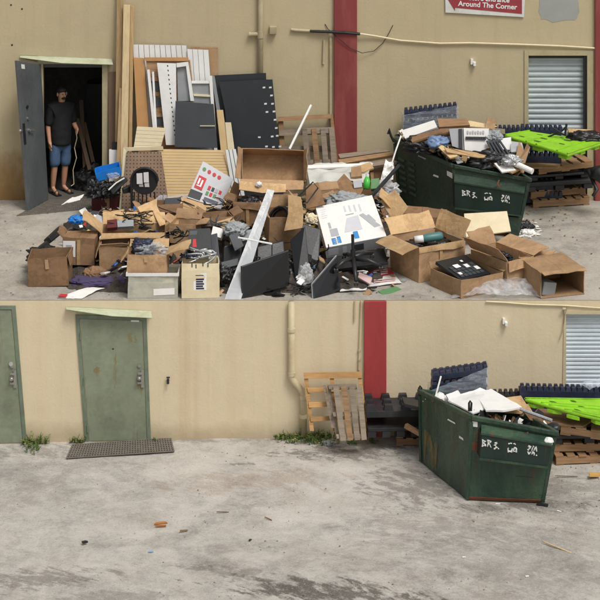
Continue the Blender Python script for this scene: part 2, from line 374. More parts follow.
def wm(o): return (wm(o.parent) if o.parent else Matrix()) @ o.matrix_basis
def tag(o, label, cat, group=None, kind=None):
    if label: o['label'] = label
    if cat: o['category'] = cat
    if group: o['group'] = group
    if kind: o['kind'] = kind
    return o
def mk(name, b, mat, parent=None, label=None, cat=None, group=None, kind=None, local=False, smooth=False, bevel=0, keep=False):
    """links what a B holds as ONE object; its points are world points unless local"""
    bm = b.bm
    bmesh.ops.recalc_face_normals(bm, faces=bm.faces[:])
    me = bpy.data.meshes.new(name); o = bpy.data.objects.new(name, me); C.objects.link(o)
    if parent is not None:
        o.parent = parent
        if not local: bm.transform(wm(parent).inverted())
    elif not local and kind != 'structure' and not keep:
        xs = [v.co for v in bm.verts]
        c = Vector(((min(p.x for p in xs) + max(p.x for p in xs)) / 2, (min(p.y for p in xs) + max(p.y for p in xs)) / 2, min(p.z for p in xs)))
        bm.transform(Matrix.Translation(-c)); o.location = c
    if smooth:
        for f in bm.faces: f.smooth = True
    bm.to_mesh(me); bm.free(); me.materials.append(mat)
    if bevel:
        m = o.modifiers.new('bevel', 'BEVEL'); m.width = bevel; m.segments = 2; m.limit_method = 'ANGLE'
    tag(o, label, cat, group, kind)
    return o
def root(name, label, cat, T=None, group=None):
    o = bpy.data.objects.new(name, None); C.objects.link(o); o.empty_display_size = .1
    if T is not None: o.matrix_basis = T if isinstance(T, Matrix) else Matrix.Translation(Vector(T))
    return tag(o, label, cat, group)
def TR(loc, rx=0, ry=0, rz=0):
    return Matrix.Translation(Vector(loc)) @ Euler((R(rx), R(ry), R(rz)), 'XYZ').to_matrix().to_4x4()
def frame(o, x, y):                       # origin, point along x, point along y; z towards the viewer side
    o, x, y = Vector(o), Vector(x), Vector(y)
    ex = (x - o).normalized(); ez = ex.cross(y - o).normalized(); ey = ez.cross(ex)
    m = Matrix((ex, ey, ez)).transposed().to_4x4(); m.translation = o
    return m, (x - o).length, (y - o).dot(ey)
def px_panel(name, mat, pts, t, label=None, cat=None, parent=None, group=None, bevel=0):
    return mk(name, B().panel([P(*p) for p in pts], t), mat, parent, label, cat, group, bevel=bevel)
def text_on(name, s, mat, T, size, parent, bold=.0, ext=.002):
    cu = bpy.data.curves.new(name, 'FONT'); cu.body = s; cu.size = size; cu.extrude = ext; cu.offset = bold; cu.align_x = 'CENTER'
    cu.resolution_u = 4
    to = bpy.data.objects.new(name + '_curve', cu); C.objects.link(to)
    me = bpy.data.meshes.new_from_object(to.evaluated_get(bpy.context.evaluated_depsgraph_get()))
    bpy.data.objects.remove(to); me.materials.clear(); me.materials.append(mat)
    o = bpy.data.objects.new(name, me); C.objects.link(o); o.parent = parent
    o.matrix_basis = wm(parent).inverted() @ T
    return o

# ================================================================== THE SETTING: two yards, one above the other
lo_p = []
def lp(px, py, rx, ry, a, k, c):
    g = GL(px, py); lo_p.append((g.x, g.y, rx, ry, R(a), k, c))
DRT = (92, 86, 80)
lp(45, 578, 1.1, .32, 8, .62, DRT); lp(325, 592, 1.5, .42, -14, .85, (68, 62, 56)); lp(225, 572, .8, .2, -20, .5, DRT); lp(110, 598, 1.0, .2, 5, .4, DRT)
lp(520, 560, 2.6, 1.5, 6, .30, (112, 106, 98)); lp(345, 452, 1.25, .36, 0, .72, (84, 76, 68)); lp(420, 485, .9, 1.0, 30, .6, (88, 80, 74))
lp(240, 482, 1.5, .5, 0, .38, (146, 122, 100)); lp(60, 470, 1.4, .7, 0, .3, (126, 124, 121)); lp(255, 505, .6, .16, 0, .3, (96, 84, 74)); lp(520, 506, 1.1, .25, 0, .6, (70, 66, 62))
lp(575, 490, 1.0, .8, 0, .45, (110, 102, 92)); lp(20, 452, 1.0, .3, 0, .45, (98, 92, 84)); lp(240, 464, .25, .06, 0, .6, (88, 82, 76))
lp(440, 530, 1.6, .7, -18, .35, (98, 92, 86)); lp(150, 441, 2.2, .14, 0, .5, (104, 96, 86))
GLO = ground_mat('lower yard ground', (182, 177, 169), lo_p, 3.2, (140, 126, 110))
up_p = []
def upp(px, py, rx, ry, a, k, c):
    g = GU(px, py); up_p.append((g.x, g.y, rx, ry, R(a), k, c))
upp(560, 238, 1.3, .8, 10, .55, (116, 98, 80)); upp(520, 270, .8, .5, 0, .4, (120, 108, 94)); upp(330, 230, 2.2, 2.2, 0, .5, (112, 102, 90)); upp(200, 255, 2.0, 1.2, 0, .45, (110, 104, 94))
GUP = ground_mat('upper yard ground', (172, 166, 156), up_p, 2.0, (146, 132, 112))

def grid_sheet(x0, x1, y0, y1, nx, ny, zf):
    b = B(); g = []
    for j in range(ny + 1):
        g.append([b.bm.verts.new((x0 + (x1 - x0) * i / nx, y0 + (y1 - y0) * j / ny, zf(x0 + (x1 - x0) * i / nx, y0 + (y1 - y0) * j / ny))) for i in range(nx + 1)])
    for j in range(ny):
        for i in range(nx): b.bm.faces.new((g[j][i], g[j][i + 1], g[j + 1][i + 1], g[j + 1][i]))
    return b
def bumpy(x, y): return zl(x) + .018 * noise.noise(Vector((x * 1.1, y * 1.1, 0))) + .007 * noise.noise(Vector((x * 5, y * 5, 3)))
mk('ground', grid_sheet(-7, 7, -8, .02, 280, 160, bumpy), GLO, kind='structure', smooth=True)
fb = grid_sheet(-120, 120, -160, -8, 60, 40, lambda x, y: max(-1, min(1, zl(x))) - .02)
mk('ground', fb, GLO, kind='structure', smooth=True)
for s_ in (-1, 1):
    mk('ground', grid_sheet(s_ * 7 if s_ > 0 else -120, 120 if s_ > 0 else -7, -8, .02, 20, 4, lambda x, y: max(-1, min(1, zl(x))) - .004), GLO, kind='structure', smooth=True)
mk('upper_ground', grid_sheet(-7, 7, -.003, 6.4, 140, 60, lambda x, y: ZU), GUP, kind='structure')
for s_ in (-1, 1):
    mk('upper_ground', grid_sheet(7 if s_ > 0 else -40, 40 if s_ > 0 else -7, -.003, 6.4, 6, 2, lambda x, y: ZU - .004), GUP, kind='structure')

def wall_holes(b, x0, x1, z0, z1, y, holes, depth):
    xs = sorted({x0, x1, *[h[0] for h in holes], *[h[1] for h in holes]}); zs = sorted({z0, z1, *[h[2] for h in holes], *[h[3] for h in holes]})
    for i in range(len(xs) - 1):
        for j in range(len(zs) - 1):
            mx, mz = (xs[i] + xs[i + 1]) / 2, (zs[j] + zs[j + 1]) / 2
            if any(h[0] < mx < h[1] and h[2] < mz < h[3] for h in holes): continue
            b.bm.faces.new([b.bm.verts.new(p) for p in ((xs[i], y, zs[j]), (xs[i + 1], y, zs[j]), (xs[i + 1], y, zs[j + 1]), (xs[i], y, zs[j + 1]))])
    for h in holes:
        for (a, c) in (((h[0], h[2]), (h[0], h[3])), ((h[0], h[3]), (h[1], h[3])), ((h[1], h[3]), (h[1], h[2]))):
            b.bm.faces.new([b.bm.verts.new(p) for p in ((a[0], y, a[1]), (c[0], y, c[1]), (c[0], y + depth, c[1]), (a[0], y + depth, a[1]))])
    return b

# ------------------------------------------------------------------ lower building
bl = root('lower_building', 'low pale beige building front with green doors, red pillar and drainpipe', 'building', (0, 0, 0))
SH0 = P(566, 314, 0)
b = wall_holes(B(), -30, 30, -1, ZU - .004, 0, [(SH0.x, SH0.x + 2.6, zl(SH0.x) - .1, SH0.z)], .16)
b.box(-30, 30, .5, .6, -1, ZU - .01)
mk('wall', b, WALL_L, bl)
mk('wall_top', B().box(-30, 30, .02, .5, ZU - .05, ZU - .006), WALL_L, bl)
# red pillar, slightly proud
a, c = P(364, 300, 0), P(387, 300, 0)
mk('pillar', B().box(a.x, c.x - .01, -.05, -.002, zl(a.x) - .1, ZU - .003), REDL, bl, bevel=.008)
# roller shutter
b = B(); z = zl(SH0.x) - .1; pitch = .058; prof = []
while z < SH0.z:
    prof += [(z, .10), (z + pitch * .25, .082), (z + pitch * .6, .082), (z + pitch * .85, .10)]; z += pitch
r0 = [b.bm.verts.new((SH0.x + .004, y, z)) for z, y in prof]; r1 = [b.bm.verts.new((SH0.x + 2.596, y, z)) for z, y in prof]
for i in range(len(prof) - 1): b.bm.faces.new((r0[i], r1[i], r1[i + 1], r0[i + 1]))
sh = mk('roller_shutter', b, SHUTL, bl)
b = B()
p0, p1 = P(557, 384, 0), P(566, 313, 0)
b.panel([(p1.x - .03, -.012, p1.z), (p1.x, -.012, p1.z), (p1.x, -.012, zl(p1.x)), (p1.x - .06, -.012, zl(p1.x))], .01)
b.box(p1.x - .03, p1.x + 2.7, -.02, -.003, SH0.z + .002, SH0.z + .05)
mk('shutter_frame', b, TRIML, bl)

def leaf_door(pts, Y, wd, parent, mat, stain=True, knob=None, seedx=0):
    fr = B()
    q = [P(*p, Y) for p in pts]                       # tl, tr, br, bl
    q[2].z = zl(q[2].x) - .02; q[3].z = zl(q[3].x) - .02
    ce = sum(q, Vector()) / 4
    o = []
    for i, p in enumerate(q):
        o.append(Vector((p.x + (.05 if p.x > ce.x else -.05), Y, p.z + (.05 if p.z > ce.z else 0))))
    for i, j in ((3, 0), (0, 1), (1, 2)):
        fr.panel([v + Vector((0, -.022, 0)) for v in (o[i], o[j], q[j], q[i])], .02)
    f_ = mk('door_frame', fr, DOORF, parent)
    g = .008; qq = [Vector((p.x + (-g if p.x > ce.x else g), Y - .012, p.z + (-g if p.z > ce.z else .035))) for p in q]
    d = mk('door', B().panel(qq, .01), mat, parent)
    for t in (.12, .5, .86):                           # hinges on the left, lock gear on the right
        h = q[3].lerp(q[0], t); mk('hinge', B().tube([h + Vector((.0, -.028, -.05)), h + Vector((.0, -.028, .05))], .011), DOORF, d)
    return d, q
# middle door
d1, q1 = leaf_door([(79, 318), (143, 320), (147.5, 440), (89, 442)], 0, 0, bl, DOORG)
def lower_lock(d, px, py, side=-1):
    k = P(px, py, -.012)
    b = B().tube([k + Vector((0, 0, 0)), k + Vector((0, -.03, 0))], .032, 14).tube([k + Vector((0, -.03, 0)), k + Vector((0, -.06, 0))], .012, 10)
    b.blob(k + Vector((0, -.075, 0)), (.03, .022, .03), 1, 0, 1, 2)
    mk('door_knob', b, STEEL, d, smooth=False)
    b = B().tube([k + Vector((.0, 0, .165)), k + Vector((.0, -.022, .165))], .026, 14)
    mk('deadbolt', b, STEEL, d)
    b = B().box(k.x + .025, k.x + .065, k.y - .022, k.y - .011, k.z - .14, k.z + .11); b.box(k.x - .02, k.x + .05, k.y - .03, k.y - .02, k.z + .04, k.z + .075); b.box(k.x - .025, k.x + .05, k.y - .03, k.y - .02, k.z - .09, k.z - .06)
    mk('latch_guard', b, STEEL, d)
lower_lock(d1, 139.5, 377)
mk('notice_sticker', B().panel([P(131, 319.5, -.0135), P(139, 319.8, -.0135), P(139, 322, -.0135), P(131, 321.8, -.0135)], .001), WHITEP, d1)
def stain(px, py, wx, wz, Y, parent, mat=None, seed=0):
    if parent is bl: return
    rnd = random.Random(seed); c = P(px, py, Y)
    return mk('rust_stain', B().panel([c + Vector((math.cos(t) * wx * rnd.uniform(.6, 1.1), 0, math.sin(t) * wz * rnd.uniform(.6, 1.1))) for t in [k * math.pi / 8 for k in range(16)]], .0006), mat or RSTN, parent)
RSTN = N('rust stain film')
_v = RSTN.coord((1, 1, .4)); _n = RSTN.noise(_v, 9, 6, .7)
_tr = RSTN.n('ShaderNodeBsdfTransparent'); _mx = RSTN.n('ShaderNodeMixShader'); RSTN.b.inputs['Base Color'].default_value = (*lin((168, 136, 66)), 1)
RSTN.l(RSTN.ramp(_n, [(.42, 0), (.8, .5)]), _mx.inputs[0]); RSTN.l(_tr.outputs[0], _mx.inputs[1]); RSTN.l(RSTN.b.outputs[0], _mx.inputs[2]); RSTN.l(_mx.outputs[0], RSTN.out.inputs[0]); RSTN = RSTN.m
for px, py, wx, wz, sd_ in ((115, 372, .03, .30, 1), (97, 371, .05, .07, 2), (132, 338, .08, .09, 3), (140, 386, .04, .12, 4)): stain(px, py, wx, wz, -.0128, d1, seed=sd_)
mk('peephole', B().disc(P(113, 349, -.0135), (0, -1, 0), .012, .004), BLACKM, d1)
# left door, cut by the frame of the picture
d0, q0 = leaf_door([(-46, 309), (12, 309), (23.5, 443), (-44, 444)], 0, 0, bl, DOORG)
lower_lock(d0, 12, 377.5)
mk('deadbolt', B().tube([P(11, 364, -.012), P(11, 364, -.035)], .03, 14), STEEL, d0)
# drip cap over the door
b = B(); A0, A1 = P(66, 307, 0), P(152, 311, 0)
b.panel([P(66, 307, -.004), P(73, 306.5, -.004), P(150.5, 310.5, -.004), P(152, 318.5, -.004), P(110, 317, -.004), P(79, 313.5, -.004), P(66, 309.5, -.004)], .003)
b.panel([P(66, 307, -.012), P(151, 311, -.012), P(152, 317.8, -.15), P(112, 316, -.15), P(66, 309.3, -.12)], .006)
mk('drip_cap', b, CAP, bl)
# stained foot of wall and trims, fixtures
b = B()
dp = [P(291.5, 300, -.06), P(291.5, 377, -.06), P(293, 380.5, -.06), P(302, 391, -.06), P(303.5, 395, -.06), P(303.5, 436, -.06)]
dp[0].z = ZU - .004
b.tube(dp, .047, 14)
pipe = mk('drainpipe', b, TRIML, bl, smooth=True)
for p in ((291.5, 374), (303.5, 397), (303.5, 416), (291.5, 330)):
    q = P(*p, -.06); mk('pipe_collar', B().tube([q + Vector((0, 0, -.025)), q + Vector((0, 0, .025))], .056, 14), TRIML, pipe)
def vtube(name, px, y0, y1, r, parent, mat, Y=-.02): return mk(name, B().tube([P(px, y0, Y), P(px, y1, Y)], r, 8), mat, parent)
b = B().tube([Vector((P(361.5, 300, -.02).x, -.02, ZU - .004)), P(359, 370, -.02)], .017, 8); mk('conduit', b, TRIML, bl)
b = B().tube([Vector((P(355, 300, -.02).x, -.02, ZU - .004)), P(354.5, 321, -.02)], .013, 8); mk('conduit', b, TRIML, bl)
for y_ in (350, 359): mk('conduit_clip', B().tube([P(359.3, y_, -.02), P(359.3, y_ + 1.8, -.02)], .023, 8), TRIM, bl)
b = B().tube([P(168, 380, -.001), P(168, 380, -.05)], .02, 10).tube([P(168, 380, -.05), P(168, 384, -.06)], .018, 10).tube([P(166.5, 377.5, -.045), P(169.8, 377.5, -.045)], .012, 8)
mk('wall_tap', b, BLACKM, bl)
b = B().box(P(502.4, 0, 0).x, P(504.6, 0, 0).x, -.05, -.001, P(0, 323, 0).z, P(0, 317.5, 0).z).box(P(504.7, 0, 0).x, P(507, 0, 0).x, -.09, -.001, P(0, 324, 0).z, P(0, 321, 0).z)
mk('wall_fixture', b, WHITE, bl)
b = B().tube([P(486, 301.5, -.02), P(505, 302.5, -.02), P(530, 304.5, -.02), P(565, 305.5, -.02), P(600, 308, -.02), P(680, 311, -.02)], .011, 8); mk('cable_run', b, CREAM, bl)
b = B().tube([P(568, 307, -.02), P(565.5, 313, -.03), P(563, 330, -.03), P(559.5, 340, -.03)], .007, 6); mk('loose_cable', b, TRIM, bl)
mk('camera_bracket', B().tube([P(564, 309, -.005), P(564, 309, -.06)], .016, 8).tube([P(562.5, 309, -.06), P(566, 309, -.06)], .02, 8), TRIM, bl)
for k, (px, py, wx, wz) in enumerate(((186, 345, .03, .5), (217, 380, .02, .4), (236, 330, .02, .3), (195, 330, .015, .3), (40, 350, .02, .4), (445, 360, .03, .5))): stain(px, py, wx, wz, -.0012, bl, seed=20 + k)

# ------------------------------------------------------------------ upper building
bu = root('upper_building', 'tall olive beige building with open dark doorway, maroon pillar and grey shutter', 'building', (0, YW, ZU))
DX0, DX1, DZ = P(42, 0, YW).x, P(103.5, 0, YW).x, P(0, 64, YW).z
SX0, SX1, SZ = P(528.5, 0, YW).x, P(587, 0, YW).x, P(0, 55.5, YW).z
b = wall_holes(B(), -30, 30, ZU - .02, ZU + 6, YW, [(DX0, DX1, ZU - .01, DZ), (SX0, SX1, ZU - .01, SZ)], .2)
b.box(-30, 30, YW + .2, YW + 6, ZU + 5.9, ZU + 6.05)
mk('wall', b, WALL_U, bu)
# dark room behind the doorway
rb = B(); x0, x1, y0, y1, z0, z1 = DX0 - .5, DX1 + 1.4, YW + .2, YW + 3.6, ZU - .0, DZ + .25
for q in (((x0, y0), (x0, y1)), ((x0, y1), (x1, y1)), ((x1, y1), (x1, y0))):
    rb.bm.faces.new([rb.bm.verts.new(p) for p in ((*q[0], z0), (*q[1], z0), (*q[1], z1), (*q[0], z1))])
rb.bm.faces.new([rb.bm.verts.new(p) for p in ((x0, y0, z1), (x1, y0, z1), (x1, y1, z1), (x0, y1, z1))])
for q in (((x0, y0), (DX0, y0)), ((DX1, y0), (x1, y0))):
    rb.bm.faces.new([rb.bm.verts.new(p) for p in ((*q[0], z0), (*q[1], z0), (*q[1], z1), (*q[0], z1))])
rb.bm.faces.new([rb.bm.verts.new(p) for p in ((DX0, y0, DZ), (DX1, y0, DZ), (DX1, y0, z1), (DX0, y0, z1))])
mk('room', rb, DARKIN, bu)
mk('room_floor', B().box(x0, x1, YW + .01, y1, ZU - .05, ZU + .006), M('dark concrete', (84, 80, 74), .8, .2, 4), bu)
# door frame: the jamb on the right catches the light
mk('door_jamb', B().box(DX1 - .02, DX1 + .07, YW - .03, YW + .1, ZU, DZ - .0).box(DX0 - .06, DX0 + .02, YW - .02, YW + .1, ZU, DZ), TRIM, bu)
mk('door_head', B().box(DX0 + .02, DX1 - .02, YW + .02, YW + .12, DZ - .06, DZ - .002), DGREY, bu)
b = B().panel([P(20, 55, YW - .004), P(62, 56.5, YW - .004), P(112, 58.5, YW - .004), P(113, 65, YW - .004), P(60, 64, YW - .004), P(37, 62, YW - .004), P(20, 58, YW - .004)], .003)
b.panel([P(20, 55.5, YW - .012), P(112, 59, YW - .012), P(113, 64.6, YW - .14), P(62, 63, YW - .14), P(20, 57.5, YW - .1)], .006)
mk('drip_cap', b, CAP, bu)
# open door leaf
hx = P(44, 0, YW - .02); fx = GU(28.5, 211.5)
top = P(17, 60.5, fx.y)
q = [P(17, 60.5, fx.y), P(41, 64.5, YW - .03), P(48.5, 199.5, YW - .03), P(28.5, 211.5, fx.y)]
q[2].z = max(q[2].z, ZU + .01); q[3].z += .012
dl = mk('door', B().panel(q, .045), DOORD, bu, bevel=.004)
dn = (q[1] - q[0]).cross(q[3] - q[0]).normalized(); dn = dn if dn.y < 0 else -dn
def on_leaf(u, v, off=0): return (q[0] * (1 - u) + q[1] * u) * (1 - v) + (q[3] * (1 - u) + q[2] * u) * v + dn * off
b = B(); k = on_leaf(.26, .47); b.tube([k, k + dn * .045], .03, 12).tube([k + dn * .045, k + dn * .05 + (q[1] - q[0]).normalized() * .12], .011, 8)
mk('door_handle', b, STEEL, dl)
for v_ in (.31, .39): mk('deadbolt', B().tube([on_leaf(.26, v_), on_leaf(.26, v_, .025)], .026, 12), STEEL if v_ > .35 else BLACKM, dl)
b = B(); e0, e1 = on_leaf(-.02, .42), on_leaf(-.02, .55)
b.panel([on_leaf(.02, .42, .008), on_leaf(.12, .42, .008), on_leaf(.12, .56, .008), on_leaf(.02, .56, .008)], .006)
mk('latch_plate', b, BLACKM, dl)
b = B(); k = on_leaf(.0, .47); ax = (q[0] - q[1]).normalized(); b.tube([k, k + ax * .06], .012, 8).blob(k + ax * .07, (.028, .028, .028), 1, 0, 1, 2)
mk('door_knob', b, STEEL, dl)
mk('door_sticker', B().panel([on_leaf(.16, .02, .003), on_leaf(.30, .02, .003), on_leaf(.30, .05, .003), on_leaf(.16, .05, .003)], .002), WHITE, dl)
# pillars, shutter, trims
a, c = P(334, 0, YW), P(357, 0, YW)
mk('pillar', B().box(a.x, c.x, YW - .06, YW - .002, ZU - .01, ZU + 5.95), RED, bu, bevel=.01)
mk('pillar', B().box(P(594.5, 0, YW).x, P(594.5, 0, YW).x + .38, YW - .06, YW - .002, ZU - .01, ZU + 5.95), RED, bu, bevel=.01)
b = B(); z = ZU; pitch = .088; prof = []
while z < SZ:
    prof += [(z, .12), (z + pitch * .3, .095), (z + pitch * .6, .095), (z + pitch * .9, .12)]; z += pitch
prof = [(min(z, SZ), y) for z, y in prof]
r0 = [b.bm.verts.new((SX0 + .004, YW + y, z)) for z, y in prof]; r1 = [b.bm.verts.new((SX1 - .004, YW + y, z)) for z, y in prof]
for i in range(len(prof) - 1): b.bm.faces.new((r0[i], r1[i], r1[i + 1], r0[i + 1]))
mk('roller_shutter', b, SHUT, bu)
b = B().box(SX0 - .07, SX0 - .002, YW - .02, YW - .002, ZU, SZ + .09).box(SX1 + .002, SX1 + .1, YW - .02, YW - .002, ZU, SZ + .09).box(SX0 - .001, SX1 + .001, YW - .02, YW - .002, SZ + .002, SZ + .09)
mk('shutter_frame', b, TRIM, bu)
mk('shutter_rail', B().box(SX1 - .05, SX1 - .005, YW + .02, YW + .09, ZU, SZ - .01).box(SX0 + .003, SX1 - .052, YW + .05, YW + .09, SZ - .05, SZ - .003), BLACKM, bu)
b = B().tube([P(260.5, -60, YW - .06), P(260.5, 100, YW - .06)], .045, 14)
pp = mk('vent_pipe', b, TRIM, bu, smooth=True)
mk('pipe_branch', B().tube([P(249.5, 34.5, YW - .06), P(260, 34, YW - .06)], .035, 12).tube([P(260.5, 31, YW - .06), P(260.5, 38, YW - .06)], .056, 14).tube([P(249, 34.5, YW - .06), P(250.5, 34.5, YW - .06)], .042, 12), TRIM, pp)
mk('junction_box', B().box(P(269.5, 0, YW).x, P(276.5, 0, YW).x, YW - .1, YW - .001, P(0, 33.5, YW).z, P(0, 25.5, YW).z), TRIM, bu, bevel=.012)
mk('conduit', B().tube([P(324, 40, YW - .02), P(323.3, 64, YW - .02)], .02, 8), TRIM, bu)
mk('conduit', B().tube([P(330.5, 37, YW - .02), P(330.5, 118, YW - .02)], .024, 8), TRIM, bu)
b = B().tube([P(291, 29.5, YW - .03), P(296, 30.2, YW - .03), P(312, 31, YW - .03), P(330, 32, YW - .05)], .026, 8); mk('conduit', b, TRIM, bu)
mk('cable_run', B().tube([P(310, 31, YW - .05), P(345, 32.5, YW - .09), P(360, 34, YW - .07)], .024, 8), BLACKM, bu)
mk('conduit', B().tube([P(358, 33.5, YW - .07), P(375, 36, YW - .04), P(400, 40.5, YW - .03), P(440, 43.5, YW - .03), P(470, 43, YW - .03), P(520, 44.5, YW - .03), P(560, 46, YW - .03), P(600, 48.5, YW - .03), P(700, 53, YW - .03)], .016, 8), CREAM, bu)
cp = [P(393 - 0, 25, YW - .01), P(389, 33, YW - .03), P(383, 43, YW - .03), P(374, 51, YW - .03), P(362, 53, YW - .07), P(350, 48, YW - .08), P(338, 38, YW - .09), P(328, 29, YW - .02), P(325, 24, YW - .01)]
mk('loose_cable', B().tube(cp, .006, 6), BLACKM, bu)
mk('wall_fixture', B().box(P(470.5, 0, YW).x, P(473, 0, YW).x, YW - .05, YW - .001, P(0, 64, YW).z, P(0, 58.5, YW).z).box(P(473.05, 0, YW).x, P(475.5, 0, YW).x, YW - .09, YW - .001, P(0, 65, YW).z, P(0, 61.5, YW).z), WHITE, bu)
# repair patch and the ochre splash left of the door
def ragged(px0, py0, px1, py1, seed, n=26):
    rn = random.Random(seed); cx, cy, rx, ry = (px0 + px1) / 2, (py0 + py1) / 2, (px1 - px0) / 2, (py1 - py0) / 2
    out = []
    for k in range(n):
        t = 2 * math.pi * k / n; e = .55
        sx = math.copysign(abs(math.cos(t)) ** e, math.cos(t)); sy = math.copysign(abs(math.sin(t)) ** e, math.sin(t)); j = rn.uniform(.9, 1.06)
        out.append((cx + rx * sx * j, cy + ry * sy * j))
    return out
mk('repair_patch', B().panel([P(*p, YW - .004) for p in ragged(539, -14, 580, 22, 3)], .003), PATCHG, bu)
OCH = N('ochre splash'); _v = OCH.coord((1, 1, .6)); _n = OCH.noise(_v, 1.4, 7, .7)
_sp = OCH.n('ShaderNodeSeparateXYZ'); OCH.l(OCH.coord(rnd=False), _sp.inputs[0])
_f = OCH.math('ADD', OCH.math('MULTIPLY', _sp.outputs[2], -.30), OCH.math('ADD', .22, _n))
_tr = OCH.n('ShaderNodeBsdfTransparent'); _mx = OCH.n('ShaderNodeMixShader'); OCH.b.inputs['Base Color'].default_value = (*lin((176, 136, 78)), 1); OCH.b.inputs['Roughness'].default_value = .85
OCH.l(OCH.ramp(_f, [(.42, 0), (.95, .62)]), _mx.inputs[0]); OCH.l(_tr.outputs[0], _mx.inputs[1]); OCH.l(OCH.b.outputs[0], _mx.inputs[2]); OCH.l(_mx.outputs[0], OCH.out.inputs[0]); OCH = OCH.m
mk('ochre_stain', B().panel([Vector((P(-60, 0, YW).x, YW - .004, ZU)), Vector((DX0 - .07, YW - .004, ZU)), Vector((DX0 - .07, YW - .004, P(0, 30, YW).z)), Vector((P(-60, 0, YW).x, YW - .004, P(0, 30, YW).z))], .002), OCH, bu)
for px, py in ((11, 5), (22, 9), (12, 45)): mk('bolt', B().disc(P(px, py, YW - .004), (0, -1, 0), .016, .003, 8), DKINK, bu)
# sign
sg = root('wall_sign', 'white board with maroon arrow reading Around The Corner high on the wall', 'sign', P(485, 18, YW - .02))
s0 = [P(445, -16, YW - .03), P(525.5, -10.5, YW - .03), P(524, 17.2, YW - .03), P(445.5, 12.5, YW - .03)]
mk('board', B().panel(s0, .015), SIGNW, sg)
ar = [P(447.5, -1, YW - .034), P(456, -14, YW - .034), P(456, -11, YW - .034), P(522, -8, YW - .034), P(522, 14, YW - .034), P(518, 13.6, YW - .034), P(455.2, 7.8, YW - .034), P(455, 11, YW - .034)]
mk('arrow', B().panel(ar, .003), SIGNRED, sg)
ang = -math.atan2(4.2, 66)
for tx, px, py, sz in (('Store Entrance', 489, 1.2, .112), ('Around The Corner', 487.5, 7.6, .118)):
    text_on('lettering', tx, WHITE, Matrix.Translation(P(px, py, YW - .0365)) @ Matrix.Rotation(ang, 4, 'Y').inverted() @ Matrix.Rotation(R(90), 4, 'X'), sz, sg, .0025, .001)

# ================================================================== THINGS IN THE LOWER YARD
def polyflap(h0, h1, d, n=4, curl=0, t=.008):
    """a flap hinged on h0-h1 that leaves along d (a vector of its length), bent by curl radians"""
    h0, h1, d = Vector(h0), Vector(h1), Vector(d); b = B(); ax = (h1 - h0).normalized(); L = d.length; e = d.normalized(); nr = ax.cross(e)
    rows = []; p = Vector((0, 0, 0)); k = 0
    for i in range(n + 1):
        rows.append((h0 + p, h1 + p, nr.copy()))
        r = Matrix.Rotation(curl / n, 3, ax); e = r @ e; nr = r @ nr; p = p + e * (L / n)
    top = [(b.bm.verts.new(a), b.bm.verts.new(c)) for a, c, _ in rows]; bot = [(b.bm.verts.new(a - m * t), b.bm.verts.new(c - m * t)) for a, c, m in rows]
    for i in range(n):
        a, c = top[i], top[i + 1]; f, g = bot[i], bot[i + 1]
        b.bm.faces.new((a[0], a[1], c[1], c[0])); b.bm.faces.new((f[1], f[0], g[0], g[1]))
        b.bm.faces.new((a[0], c[0], g[0], f[0])); b.bm.faces.new((c[1], a[1], f[1], g[1]))
    b.bm.faces.new((top[0][1], top[0][0], bot[0][0], bot[0][1])); b.bm.faces.new((top[-1][0], top[-1][1], bot[-1][1], bot[-1][0]))
    return b
def pallet(name, label, T, wd, dp, h, mat, nb=7, group=None, gap=.45, mats=None, nbot=3, cat='pallet', legs=3):
    """a wooden pallet lying in the local x-y plane, deck on top"""
    r = root(name, label, cat, T, group); rn = random.Random(name + label); bt = .018
    bw = wd / (nb + (nb - 1) * gap); m2 = mats or [mat]
    for i in range(nb):
        x = i * bw * (1 + gap); j = rn.uniform(-.012, .012)
        mk('deck_board', B().box(x, x + bw, j, dp + j * .5, h - bt, h + rn.uniform(-.002, .002)), m2[i % len(m2)], r, local=True)
    for k in range(legs):
        y = k * (dp - .045) / (legs - 1)
        mk('stringer', B().box(.005, wd - .005, y + .004, y + .042, bt + .001, h - bt - .003), mat, r, local=True)
    for i in range(nbot):
        x = i * (wd - bw) / (nbot - 1); mk('bottom_board', B().box(x, x + bw, .008, dp - .008, 0, bt), mat, r, local=True)
    return r
def leaning(name, label, o, x, y, h, mat, nb, group, gap, mats=None, nbot=2, legs=3):
    """a pallet stood on its edge: o foot left, x foot right, y head left, all world points on the face that looks out"""
    m, W, H = frame(o, x, y)
    m = m @ Matrix.Translation((0, 0, -h))
    return pallet(name, label, m, W, H, h, mat, nb, group, gap, mats, nbot, legs=legs)

# doormat grating
def grating(label, pts, mat, G, nx, ny):
    q = [G(*p) for p in pts]; up_ = Vector((0, 0, .012)); b = B()
    def at(u, v): return (q[0] * (1 - u) + q[1] * u) * (1 - v) + (q[3] * (1 - u) + q[2] * u) * v
    def bar(p0, p1, p2, p3, hgt): b.hexa([p0, p1, p2, p3, p0 + hgt, p1 + hgt, p2 + hgt, p3 + hgt])
    for i in range(nx + 1):
        u = i / nx * .985; bar(at(u, 1), at(u + .45 / nx, 1), at(u + .45 / nx, 0), at(u, 0), up_)
    for j in range(ny + 1):
        v = j / ny * .96; bar(at(0, v + .4 / ny), at(.993, v + .4 / ny), at(.993, v), at(0, v), up_ * .85)
    r = root('floor_grating', label, 'floor mat', sum(q, Vector()) / 4)
    mk('bars', b, mat, r)
    mk('backing', B().hexa([at(0, 1), at(.99, 1), at(.99, 0), at(0, 0)] + [at(u, v) + Vector((0, 0, .004)) for u, v in ((0, 1), (.99, 1), (.99, 0), (0, 0))]), DKMAT, r)
DKMAT = M('mat backing', (40, 38, 35), .9, .2, 10)
def GLz(px, py): p = GL(px, py); p.z += .014; return p
def GUz(px, py): p = GU(px, py); p.z += .003; return p
